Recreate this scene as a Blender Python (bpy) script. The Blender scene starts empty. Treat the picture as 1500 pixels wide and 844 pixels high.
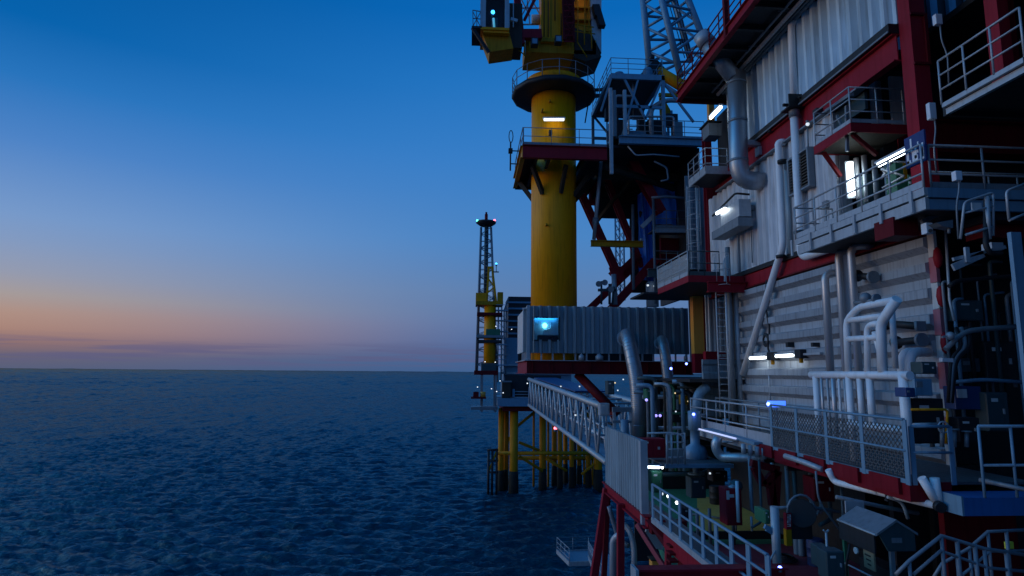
import bpy, bmesh, math, random
import numpy as np
from mathutils import Vector, Matrix
random.seed(7)
R = math.radians
C = bpy.context.scene.collection
SC = bpy.context.scene

# ------------------------------------------------------------------ camera
F, CX, CY, CZ = 900.0, 750.0, 422.0, 22.0          # focal length in px of a 1500 px wide frame
Yc = Vector((688 - CX, -(545 - CY), F)).normalized()
Xc = Vector((1, -0.008, 0)); Xc = (Xc - Yc * Xc.dot(Yc)).normalized()
Zc = Xc.cross(Yc)
if Zc.y < 0: Zc = -Zc
cam = bpy.data.cameras.new('camera'); camo = bpy.data.objects.new('camera', cam); C.objects.link(camo)
cam.sensor_width = 36; cam.lens = F * 36 / 1500; cam.clip_start = .1; cam.clip_end = 200000
right = Vector((Xc.x, Yc.x, Zc.x)); up = Vector((Xc.y, Yc.y, Zc.y)); fwd = Vector((Xc.z, Yc.z, Zc.z))
camo.matrix_world = Matrix(((right.x, up.x, -fwd.x, 0), (right.y, up.y, -fwd.y, 0), (right.z, up.z, -fwd.z, CZ), (0, 0, 0, 1)))
SC.camera = camo

def ray(x, y):
    v = Vector((x - CX, CY - y, F)); w = Vector((v.dot(Xc), v.dot(Yc), v.dot(Zc))); return w / w.y
O = Vector((0, 0, CZ))
def P(x, y, D): return O + ray(x, y) * D                  # survey: sight line to a depth
def XP(x, y, X): r = ray(x, y); return O + r * (X / r.x)   # ... to a wall plane
def ZP(x, y, Z): r = ray(x, y); return O + r * ((Z - CZ) / r.z)
def rect(x0, y0, x1, y1, D):
    a = P(x0, (y0 + y1) / 2, D).x; b = P(x1, (y0 + y1) / 2, D).x
    c = P((x0 + x1) / 2, y1, D).z; d = P((x0 + x1) / 2, y0, D).z
    return a, b, c, d

# ------------------------------------------------------------------ materials
def srgb(r, g, b):
    f = lambda c: (c / 255 / 12.92) if c <= 10 else ((c / 255 + .055) / 1.055) ** 2.4
    return (f(r), f(g), f(b), 1)
def M(name, col, rough=.5, metal=0., var=.18, scale=2.5, streak=.25, bump=.02, dirt=(.35, .3, .26), panel=None, spec=.5):
    m = bpy.data.materials.new(name); m.use_nodes = True
    n = m.node_tree.nodes; l = m.node_tree.links; bs = n['Principled BSDF']
    tc = n.new('ShaderNodeTexCoord')
    nz = n.new('ShaderNodeTexNoise'); nz.inputs['Scale'].default_value = scale; nz.inputs['Detail'].default_value = 6
    l.new(tc.outputs['Object'], nz.inputs['Vector'])
    mp = n.new('ShaderNodeMapping'); mp.inputs['Scale'].default_value = (5, 5, .35)
    l.new(tc.outputs['Object'], mp.inputs['Vector'])
    n2 = n.new('ShaderNodeTexNoise'); n2.inputs['Scale'].default_value = 1.6; n2.inputs['Detail'].default_value = 5
    l.new(mp.outputs[0], n2.inputs['Vector'])
    mx = n.new('ShaderNodeMix'); mx.data_type = 'RGBA'
    c = Vector(col)
    mx.inputs['A'].default_value = (*(c * (1 - var)), 1); mx.inputs['B'].default_value = (*[min(1, v) for v in c * (1 + var)], 1)
    l.new(nz.outputs['Fac'], mx.inputs['Factor'])
    cr = n.new('ShaderNodeMapRange'); cr.inputs['From Min'].default_value = .5; cr.inputs['From Max'].default_value = .75
    cr.inputs['To Max'].default_value = streak
    l.new(n2.outputs['Fac'], cr.inputs['Value'])
    m2 = n.new('ShaderNodeMix'); m2.data_type = 'RGBA'; m2.blend_type = 'MULTIPLY'
    l.new(cr.outputs[0], m2.inputs['Factor']); l.new(mx.outputs['Result'], m2.inputs['A']); m2.inputs['B'].default_value = (*dirt, 1)
    res = m2.outputs['Result']
    if panel:                                   # sheets of slightly different age
        vm = n.new('ShaderNodeVectorMath'); vm.operation = 'SNAP'; vm.inputs[1].default_value = panel
        wn = n.new('ShaderNodeTexWhiteNoise'); l.new(tc.outputs['Object'], vm.inputs[0]); l.new(vm.outputs[0], wn.inputs['Vector'])
        pr = n.new('ShaderNodeMapRange'); pr.inputs['To Min'].default_value = .8; pr.inputs['To Max'].default_value = 1.12; l.new(wn.outputs['Value'], pr.inputs['Value'])
        m3 = n.new('ShaderNodeMix'); m3.data_type = 'RGBA'; m3.blend_type = 'MULTIPLY'; m3.inputs['Factor'].default_value = 1; l.new(res, m3.inputs['A']); l.new(pr.outputs[0], m3.inputs['B']); res = m3.outputs['Result']
    l.new(res, bs.inputs['Base Color'])
    rr = n.new('ShaderNodeMapRange'); rr.inputs['To Min'].default_value = max(.05, rough - .12); rr.inputs['To Max'].default_value = min(1, rough + .15)
    l.new(n2.outputs['Fac'], rr.inputs['Value']); l.new(rr.outputs[0], bs.inputs['Roughness'])
    bs.inputs['Metallic'].default_value = metal; bs.inputs['Specular IOR Level'].default_value = spec
    if bump:
        bp = n.new('ShaderNodeBump'); bp.inputs['Strength'].default_value = .25; bp.inputs['Distance'].default_value = bump
        l.new(nz.outputs['Fac'], bp.inputs['Height']); l.new(bp.outputs[0], bs.inputs['Normal'])
    return m
def EM(name, col, st):
    m = bpy.data.materials.new(name); m.use_nodes = True
    bs = m.node_tree.nodes['Principled BSDF']
    bs.inputs['Base Color'].default_value = (.8, .8, .8, 1)
    bs.inputs['Emission Color'].default_value = (*col, 1); bs.inputs['Emission Strength'].default_value = st
    return m
clad = M('cladding_grey', (.56, .7, .8), .45, .0, .14, 1.2, .5, panel=(9, 1.12, 9))
clad2 = M('cladding_weathered', (.34, .375, .42), .55, .0, .2, 1.5, .6, panel=(9, 3.1, 9))
clad3 = M('cladding_mauve', (.6, .61, .64), .55, .0, .18, 1.3, .6, panel=(9, 1.24, 9))
clad_s = M('cladding_slate', (.27, .34, .38), .5, .1, .15, 1.2, .5, panel=(1.2, 1.5, 9))
panelw = M('panel_pale', (.62, .6, .58), .5, 0, .1, 1.5, .3)
galv = M('galvanised_steel', (.42, .45, .48), .45, .25, .2, 5, .3)
galvd = M('galvanised_dull', (.2, .23, .26), .5, .2, .2, 5, .3)
white = M('pipe_white', (.82, .83, .85), .4, 0, .08, 3, .25)
silver = M('pipe_jacket_silver', (.55, .55, .57), .38, .55, .12, 2, .35)
duct = M('duct_steel', (.35, .38, .42), .38, .6, .12, 2, .3)
red = M('paint_red', (.3, .014, .026), .5, 0, .2, 2, .35, spec=.15)
redd = M('paint_dark_red', (.15, .007, .012), .55, 0, .2, 2, .4, spec=.15)
yel = M('paint_yellow', (1.0, .34, .004), .42, 0, .16, .8, .5, dirt=(.5, .4, .25), spec=.18)
yeld = M('paint_yellow_worn', (.5, .23, .008), .55, 0, .25, 1.5, .5, dirt=(.3, .22, .15), spec=.18)
ora = M('paint_orange', (.8, .34, .05), .5, 0, .15, 2, .3)
navy = M('navy_steel_and_shade', (.013, .015, .019), .6, .0, .3, 2, .4)  # near-black; also carries the shade inside dark bays and voids
black = M('rubber_black', (.012, .012, .014), .6, 0, .2, 4, .1)
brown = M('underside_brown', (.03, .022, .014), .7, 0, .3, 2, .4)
teal = M('paint_teal', (.03, .065, .075), .5, 0, .2, 2, .3)
green = M('paint_green', (.03, .16, .08), .55, 0, .2, 2, .3)
blue = M('paint_blue', (.015, .05, .16), .5, 0, .2, 2, .3)
steelb = M('steel_blue_grey', (.16, .29, .4), .5, .1, .2, 2, .3)
tarp = M('tarpaulin_blue', (.05, .28, 1.0), .55, 0, .25, 3, .2, .08)
deckg = M('deck_green', (.05, .24, .13), .65, 0, .25, 1, .5)
decky = M('deck_yellow', (.62, .42, .1), .65, 0, .25, 1, .5)
deckr = M('deck_red', (.32, .045, .07), .65, 0, .25, 1, .5)
grate = M('deck_grating', (.1, .11, .12), .6, .2, .25, 6, .3)
signw = M('sign_white', (.75, .76, .8), .5, 0, .1, 4, .1)
red2 = M('paint_crimson', (.2, .007, .016), .5, 0, .2, 2, .4, spec=.15)
signb = M('sign_blue', (.012, .035, .16), .5, 0, .1, 4, .1)
glass = bpy.data.materials.new('window_glass'); glass.use_nodes = True
g_ = glass.node_tree.nodes['Principled BSDF']; g_.inputs['Base Color'].default_value = (.75, .9, 1, 1); g_.inputs['Transmission Weight'].default_value = 1; g_.inputs['Roughness'].default_value = .03; g_.inputs['IOR'].default_value = 1.1
Lw = EM('lamp_white', (.85, .95, 1), 7)
Lww = EM('lamp_soft_white', (.8, .92, 1), .8)
Lb = EM('lamp_blue', (.12, .18, 1), 9)
Lbs = EM('lamp_blue_soft', (.03, .12, 1), 2.2)
Lc = EM('lamp_cyan', (.04, .42, 1), 5)
Lg = EM('lamp_green', (.1, 1, .7), 5)
Lr = EM('lamp_red', (1, .12, .16), 5)
Ly = EM('lamp_warm', (1, .78, .25), 9)
Lp = EM('lamp_violet', (.3, .25, 1), 2)
Lfar = EM('lamp_far_white', (.9, .95, 1), 1.6)
Lyd = EM('lamp_warm_dim', (1, .75, .3), .9)

# ------------------------------------------------------------------ mesh builder
def fillet(pts, rad, n=6):
    pts = [Vector(p) for p in pts]; out = [pts[0]]
    for i in range(1, len(pts) - 1):
        a, b, c = pts[i - 1], pts[i], pts[i + 1]
        u = a - b; v = c - b
        d = min(rad, u.length * .49, v.length * .49)
        p0 = b + u.normalized() * d; p2 = b + v.normalized() * d
        for k in range(n + 1):
            t = k / n
            out.append(p0 * (1 - t) ** 2 + b * 2 * t * (1 - t) + p2 * t * t)
    out.append(pts[-1]); return out
class MB:
    def __init__(s): s.v = []; s.f = []; s.sm = []; s.st = []
    def add(s, vs, fs, smooth=False):
        b = len(s.v); s.st.append((b, len(s.f))); s.v += [Vector(v) for v in vs]
        for f in fs: s.f.append([b + i for i in f]); s.sm.append(smooth)
        return s
    def box(s, x0, x1, y0, y1, z0, z1):
        vs = [(x, y, z) for x in (x0, x1) for y in (y0, y1) for z in (z0, z1)]
        return s.add(vs, [(0, 1, 3, 2), (4, 6, 7, 5), (0, 4, 5, 1), (2, 3, 7, 6), (0, 2, 6, 4), (1, 5, 7, 3)])
    def prof(s, p, q, pr, upv=None):
        p = Vector(p); q = Vector(q); d = (q - p).normalized()
        u = Vector(upv) if upv else (Vector((0, 0, 1)) if abs(d.z) < .95 else Vector((0, 1, 0)))
        a = d.cross(u).normalized(); b = a.cross(d)
        n = len(pr)
        vs = [p + a * x + b * y for x, y in pr] + [q + a * x + b * y for x, y in pr]
        fs = [(i, (i + 1) % n, n + (i + 1) % n, n + i) for i in range(n)] + [tuple(range(n))[::-1], tuple(range(n, 2 * n))]
        return s.add(vs, fs)
    def beam(s, p, q, w, h, upv=None):
        return s.prof(p, q, [(-w / 2, -h / 2), (w / 2, -h / 2), (w / 2, h / 2), (-w / 2, h / 2)], upv)
    def ibeam(s, p, q, w, h, upv=None, t=.04):
        a, b, c = w / 2, h / 2, t
        return s.prof(p, q, [(-a, -b), (a, -b), (a, -b + c), (c / 2, -b + c), (c / 2, b - c), (a, b - c), (a, b), (-a, b), (-a, b - c), (-c / 2, b - c), (-c / 2, -b + c), (-a, -b + c)], upv)
    def tube(s, pts, r, n=10, rads=None):
        pts = [Vector(p) for p in pts]; N = len(pts)
        t = [(pts[min(i + 1, N - 1)] - pts[max(i - 1, 0)]).normalized() for i in range(N)]
        a = t[0].orthogonal().normalized(); rings = []
        for i in range(N):
            a = (a - t[i] * a.dot(t[i])).normalized(); b = t[i].cross(a)
            rr = rads[i] if rads else r
            rings.append([pts[i] + (a * math.cos(2 * math.pi * k / n) + b * math.sin(2 * math.pi * k / n)) * rr for k in range(n)])
        vs = [v for g in rings for v in g]
        fs = [(i * n + k, i * n + (k + 1) % n, (i + 1) * n + (k + 1) % n, (i + 1) * n + k) for i in range(N - 1) for k in range(n)]
        s.add(vs, fs, True)
        b = len(s.v) - len(vs)
        s.f.append([b + k for k in range(n)][::-1]); s.sm.append(False)
        s.f.append([b + (N - 1) * n + k for k in range(n)]); s.sm.append(False)
        return s
    def pipe(s, pts, r, rad=None, n=12): return s.tube(fillet(pts, rad or r * 3), r, n)
    def lathe(s, c, pr, n=24, axis=(0, 0, 1)):
        c = Vector(c); ax = Vector(axis).normalized()
        return s.tube([c + ax * z for r, z in pr], 1, n, [max(r, .001) for r, z in pr]) if all(pr[i][1] < pr[i + 1][1] for i in range(len(pr) - 1)) else s
    def cyl(s, p, q, r, n=20): return s.tube([p, q], r, n)
    def poly(s, pts, off):
        n = len(pts); pts = [Vector(p) for p in pts]; off = Vector(off)
        return s.add(pts + [p + off for p in pts], [tuple(range(n)), tuple(range(n, 2 * n))[::-1]] + [(i, n + i, n + (i + 1) % n, (i + 1) % n) for i in range(n)])
    def ball(s, c, r, n=10):
        k = n; c = Vector(c)
        return s.tube([c + Vector((0, 0, -math.cos(math.pi * i / k) * r)) for i in range(k + 1)], 1, n + 2, [max(.001, math.sin(math.pi * i / k) * r) for i in range(k + 1)])
    def corr(s, axis, c, a0, a1, z0, z1, pitch, dep, vert=True, out=-1, back=.1, seq=((.4, 0), (.12, 1), (.36, 1), (.12, 0))):
        lo, hi = (a0, a1) if vert else (z0, z1)
        ps = []; t = lo; i = 0
        d = 0
        ps.append((lo, 0))
        while t < hi - 1e-6:
            for w, e in seq:
                t2 = t + w * pitch
                if t2 >= hi:
                    k = (hi - t) / (w * pitch); d = d + (e * dep - d) * k; t = hi; ps.append((t, d)); break
                t = t2; d = e * dep; ps.append((t, d))
        e0, e1 = (z0, z1) if vert else (a0, a1)
        def mp(along, dd, ext):
            a, z = (along, ext) if vert else (ext, along)
            return (c + out * dd, a, z) if axis == 'X' else (a, c + out * dd, z)
        n = len(ps)
        vs = [mp(a, d, e0) for a, d in ps] + [mp(a, d, e1) for a, d in ps] + [mp(lo, -back, e0), mp(hi, -back, e0), mp(lo, -back, e1), mp(hi, -back, e1)]
        fs = [(i, i + 1, n + i + 1, n + i) for i in range(n - 1)]
        fs += [(2 * n, 2 * n + 1, 2 * n + 3, 2 * n + 2), (0, n, 2 * n + 2, 2 * n), (n - 1, 2 * n - 1, 2 * n + 3, 2 * n + 1),
               tuple(range(n)) + (2 * n + 1, 2 * n), tuple(range(n, 2 * n)) + (2 * n + 3, 2 * n + 2)]
        return s.add(vs, fs)

def build(name, mb, mat, parent=None, label=None, cat=None, group=None, kind=None, loc=None):
    org = Vector(loc) if loc is not None else (Vector(parent['org']) if parent else None)
    if org is None:
        org = Vector((sum(v.x for v in mb.v) / len(mb.v), sum(v.y for v in mb.v) / len(mb.v), min(v.z for v in mb.v)))
    me = bpy.data.meshes.new(name)
    me.from_pydata([tuple(v - org) for v in mb.v], [], mb.f)
    me.polygons.foreach_set('use_smooth', mb.sm)
    bm = bmesh.new(); bm.from_mesh(me); bmesh.ops.recalc_face_normals(bm, faces=bm.faces); bm.to_mesh(me); bm.free()
    me.materials.append(mat)
    o = bpy.data.objects.new(name, me); C.objects.link(o)
    if name in ('case', 'console', 'motor', 'door', 'box'):
        bv = o.modifiers.new('edge', 'BEVEL'); bv.width = .018; bv.segments = 2
    if parent:
        o.parent = parent; o['org'] = tuple(parent['org'])
    else:
        o.location = org; o['org'] = tuple(org)
    if label: o['label'] = label
    if cat: o['category'] = cat
    if group: o['group'] = group
    if kind or label: o['kind'] = kind or 'thing'
    return o
def split(name, mb, mat, parent):
    st = mb.st + [(len(mb.v), len(mb.f))]
    for (v0, f0), (v1, f1) in zip(st, st[1:]):
        p = MB(); p.v = mb.v[v0:v1]; p.f = [[i - v0 for i in f] for f in mb.f[f0:f1]]; p.sm = mb.sm[f0:f1]
        build(name, p, mat, parent)
def thing(name, label, cat, loc, group=None):
    o = bpy.data.objects.new(name, None); C.objects.link(o); o.location = Vector(loc); o['org'] = tuple(Vector(loc))
    o['label'] = label; o['category'] = cat; o['kind'] = 'thing'
    if group: o['group'] = group
    return o
def solo(name, mb, mat, label, cat, group=None): return build(name, mb, mat, None, label, cat, group)
def copy_thing(o, loc, label):
    c = o.copy(); C.objects.link(c); c.location = Vector(loc); c['label'] = label
    for ch in o.children:
        d = ch.copy(); C.objects.link(d); d.parent = c
        for g in ch.children:
            e = g.copy(); C.objects.link(e); e.parent = d
    return c

def railing(label, pts, h=1.1, mat=None, gap=1.4, rails=(1, .52), toe=.13, r=.024, group=None, mesh=False, flatpost=False, fw=.11, ms=.085):
    mat = mat or galv; pts = [Vector(p) for p in pts]
    t = thing('railing', label, 'railing', pts[0], group)
    Z = Vector((0, 0, 1))
    for i, f in enumerate(rails):
        mb = MB().tube([p + Z * h * f for p in pts], r * (1 if i else 1.15), 8)
        build('handrail' if i == 0 else 'mid_rail', mb, mat, t)
    posts = []
    for i in range(len(pts) - 1):
        L = (pts[i + 1] - pts[i]).length; n = max(1, round(L / gap))
        for k in range(n + (1 if i == len(pts) - 2 else 0)): posts.append((pts[i].lerp(pts[i + 1], k / n), (pts[i + 1] - pts[i]).normalized()))
    me0 = None
    for p, d in posts:
        mb = MB()
        if flatpost: mb.beam(p, p + Z * h, .03, fw, d)
        else: mb.cyl(p, p + Z * h, r, 8)
        if me0 is None:
            o = build('post', mb, mat, t); me0 = o.data; p0 = p
        else:
            o = bpy.data.objects.new('post', me0); C.objects.link(o); o.parent = t; o.location = p - p0
    if toe:
        mb = MB()
        for a, b in zip(pts, pts[1:]): mb.beam(a + Z * (toe / 2 + .02), b + Z * (toe / 2 + .02), .012, toe)
        build('toe_board', mb, mat, t)
    if mesh:
        s = ms
        for (a, d), (b, _) in zip(posts, posts[1:]):
            u = b - a; L = u.length; u.normalize(); lo, hi = h * .12, h * .9; mb = MB(); H = hi - lo
            for sg in (1, -1):
                k = -H
                while k < L:
                    s0 = max(0, k); s1 = min(L, k + H)
                    if s1 - s0 > .02:
                        z0 = s0 - k; z1 = s1 - k
                        if sg < 0: z0, z1 = H - z0, H - z1
                        mb.beam(a + u * s0 + Z * (lo + z0), a + u * s1 + Z * (lo + z1), .008, .2 * ms)
                    k += s
            build('mesh_panel', mb, galvd if mesh == 1 else mesh, t)
    return t
def tube_lamp(label, p, q, back=(0, 0, 1), r=.05, em=None, group='tube lamps on the near platform'):
    p = Vector(p); q = Vector(q); b = Vector(back).normalized()
    t = thing('tube_lamp', label, 'lamp', (p + q) / 2, group)
    d = (q - p).normalized()
    build('housing', MB().beam(p - d * .08 + b * (r * 1.5), q + d * .08 + b * (r * 1.5), r * 2.6, r * 1.1, b), galv, t)
    build('diffuser', MB().tube([p, q], r, 10), em or Lw, t)
    return t
def bulb(label, p, r=.07, em=None, group='small lamps on the near platform', base=(0, 0, 1)):
    p = Vector(p); b = Vector(base).normalized()
    t = thing('bulkhead_lamp', label, 'lamp', p, group)
    build('housing', MB().cyl(p + b * r * .6, p + b * r * 2, r * .9, 10), galvd, t)
    build('lens', MB().ball(p, r, 8), em or Lw, t)
    return t
def pipe(label, pts, r, mat=None, rad=None, name='pipe', group=None, flanges=(), n=12):
    t = thing(name, label, 'pipe', pts[0], group)
    mb = MB().pipe(pts, r, rad, n)
    build('run', mb, mat or white, t)
    for (p, d) in flanges:
        p = Vector(p); d = Vector(d).normalized()
        build('flange', MB().cyl(p - d * r * .3, p + d * r * .3, r * 1.5, 14), galvd, t)
    return t
def ladder(label, p, q, w=.42, mat=None, cage=None, side=(1, 0, 0), outv=(0, -1, 0), r=.028, step=.3, group=None):
    p = Vector(p); q = Vector(q); s = Vector(side) * w / 2; mat = mat or galv; ov = Vector(outv)
    t = thing('ladder', label, 'ladder', p, group)
    for k in (-1, 1): build('stile', MB().tube([p + s * k, q + s * k], r, 8), mat, t)
    n = int((q - p).length / step); mb = MB()
    for i in range(1, n): c = p.lerp(q, i / n); mb.tube([c - s, c + s], r * .6, 6)
    split('rung', mb, mat, t)
    if cage:
        mb = MB(); n = max(2, int((cage[1] - cage[0]) / .7)); su = Vector(side)
        arc = lambda z, a: Vector((p.x, p.y, z)) + su * math.cos(a) * .36 + ov * math.sin(a) * .7
        for i in range(n + 1):
            z = cage[0] + (cage[1] - cage[0]) * i / n
            mb.tube([arc(z, math.pi * k / 10) for k in range(11)], .016, 6)
        for a in (.5, 1.57, 2.64): mb.tube([arc(cage[0], a), arc(cage[1], a)], .014, 6)
        build('cage', mb, mat, t)
    return t

# ------------------------------------------------------------------ sky, sun
W = bpy.data.worlds.new('World'); SC.world = W; W.use_nodes = True
n = W.node_tree.nodes; l = W.node_tree.links; bg = n['Background']
tc = n.new('ShaderNodeTexCoord'); sx = n.new('ShaderNodeSeparateXYZ'); l.new(tc.outputs['Generated'], sx.inputs[0])
def math_(op, a, b=None, clamp=False):
    m = n.new('ShaderNodeMath'); m.operation = op; m.use_clamp = clamp
    for i, v in enumerate((a, b)):
        if v is None: continue
        if isinstance(v, (int, float)): m.inputs[i].default_value = v
        else: l.new(v, m.inputs[i])
    return m.outputs[0]
el = math_('MULTIPLY', math_('ARCSINE', sx.outputs['Z']), 180 / math.pi)
az = math_('MULTIPLY', math_('ARCTAN2', sx.outputs['X'], sx.outputs['Y']), 180 / math.pi)
def ramp(stops):
    fac = math_('MULTIPLY', math_('ADD', el, 5), 1 / 95.0, True)
    r = n.new('ShaderNodeValToRGB'); e = r.color_ramp.elements
    while len(e) > 1: e.remove(e[0])
    for i, (d, c, k) in enumerate(stops):
        x = e.new((d + 5) / 95) if i else e[0]
        x.position = (d + 5) / 95; cc = srgb(*c); x.color = (cc[0] * k, cc[1] * k, cc[2] * k, 1)
    l.new(fac, r.inputs[0]); return r.outputs[0]
# towards the afterglow (left edge of the photograph) and away from it
glow = ramp([(-5, (30, 60, 100), 1), (-.3, (82, 94, 124), 1), (.9, (104, 98, 116), 1), (1.9, (144, 112, 110), 1), (2.9, (172, 134, 119), 1), (4.1, (178, 145, 130), 1), (5.4, (168, 156, 153), 1), (7, (150, 156, 176), 1), (9.3, (132, 155, 193), 1), (11.2, (120, 154, 202), 1), (16.6, (77, 131, 198), 1), (21, (38, 115, 188), 1), (25, (2, 97, 172), 1), (33, (2, 82, 152), 1), (60, (2, 58, 115), 1), (90, (2, 40, 90), 1)])
cool = ramp([(-5, (30, 60, 100), 1), (-.3, (60, 95, 143), 1), (1.5, (68, 102, 151), 1), (2.8, (78, 109, 159), 1), (4.8, (88, 120, 169), 1), (7.2, (92, 127, 175), 1), (12.3, (74, 132, 195), 1), (19.5, (56, 126, 199), 1), (26, (36, 117, 194), 1), (31.7, (9, 103, 184), 1), (45, (2, 86, 165), 1), (90, (2, 52, 115), 1)])
# warm lobe further left of frame, around the set sun
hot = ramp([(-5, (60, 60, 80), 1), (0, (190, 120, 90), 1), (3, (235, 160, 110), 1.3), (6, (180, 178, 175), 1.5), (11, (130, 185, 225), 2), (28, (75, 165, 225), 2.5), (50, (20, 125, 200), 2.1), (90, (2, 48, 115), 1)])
def mixc(f, a, b):
    m = n.new('ShaderNodeMix'); m.data_type = 'RGBA'; l.new(f, m.inputs['Factor']); l.new(a, m.inputs['A']); l.new(b, m.inputs['B']); return m.outputs['Result']
def mr(v, a, b):
    m = n.new('ShaderNodeMapRange'); m.interpolation_type = 'SMOOTHSTEP'; l.new(v, m.inputs['Value']); m.inputs['From Min'].default_value = a; m.inputs['From Max'].default_value = b; return m.outputs[0]
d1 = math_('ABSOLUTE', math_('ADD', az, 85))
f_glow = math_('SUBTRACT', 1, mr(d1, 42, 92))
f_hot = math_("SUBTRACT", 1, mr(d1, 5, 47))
# thin dusk cloud bank low on the left
nz = n.new('ShaderNodeTexNoise'); nz.inputs['Scale'].default_value = 6; nz.inputs['Detail'].default_value = 4
mp = n.new('ShaderNodeMapping'); mp.inputs['Scale'].default_value = (1, 1, 22); l.new(tc.outputs['Generated'], mp.inputs[0]); l.new(mp.outputs[0], nz.inputs['Vector'])
bank = math_('MULTIPLY', mr(nz.outputs['Fac'], .42, .6), math_('MULTIPLY', mr(el, .1, .8), math_('SUBTRACT', 1, mr(el, 1.4, 3))))
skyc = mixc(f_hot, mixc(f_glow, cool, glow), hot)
# the side of the sky away from the afterglow is darker
d2 = math_('MINIMUM', d1, math_('SUBTRACT', 360, d1))
dim = math_('SUBTRACT', 1, math_('MULTIPLY', math_('MULTIPLY', mr(d2, 100, 165), math_('SUBTRACT', 1, mr(el, 35, 85))), .72))
dk = n.new('ShaderNodeMix'); dk.data_type = 'RGBA'; dk.blend_type = 'MULTIPLY'; dk.inputs['Factor'].default_value = 1; l.new(skyc, dk.inputs['A']); l.new(dim, dk.inputs['B']); skyc = dk.outputs['Result']
bk = n.new('ShaderNodeMix'); bk.data_type = 'RGBA'; l.new(math_('MULTIPLY', bank, .65), bk.inputs['Factor']); l.new(skyc, bk.inputs['A']); bk.inputs['B'].default_value = srgb(92, 92, 130)
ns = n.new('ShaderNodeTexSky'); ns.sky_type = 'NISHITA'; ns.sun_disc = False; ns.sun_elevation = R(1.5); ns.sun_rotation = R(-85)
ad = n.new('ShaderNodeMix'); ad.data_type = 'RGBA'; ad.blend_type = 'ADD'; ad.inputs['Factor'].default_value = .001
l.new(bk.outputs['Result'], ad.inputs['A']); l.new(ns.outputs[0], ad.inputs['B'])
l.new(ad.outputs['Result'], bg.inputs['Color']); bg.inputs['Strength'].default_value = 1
sun = bpy.data.lights.new('sun', 'SUN'); so = bpy.data.objects.new('sun', sun); C.objects.link(so)
sun.energy = .36; sun.angle = R(25); sun.color = (1, .68, .4)
sd = Vector((math.sin(R(-85)) * math.cos(R(6)), math.cos(R(-85)) * math.cos(R(6)), math.sin(R(6))))
so.rotation_euler = sd.to_track_quat('Z', 'Y').to_euler(); so.location = (-50, 0, 60)

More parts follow.
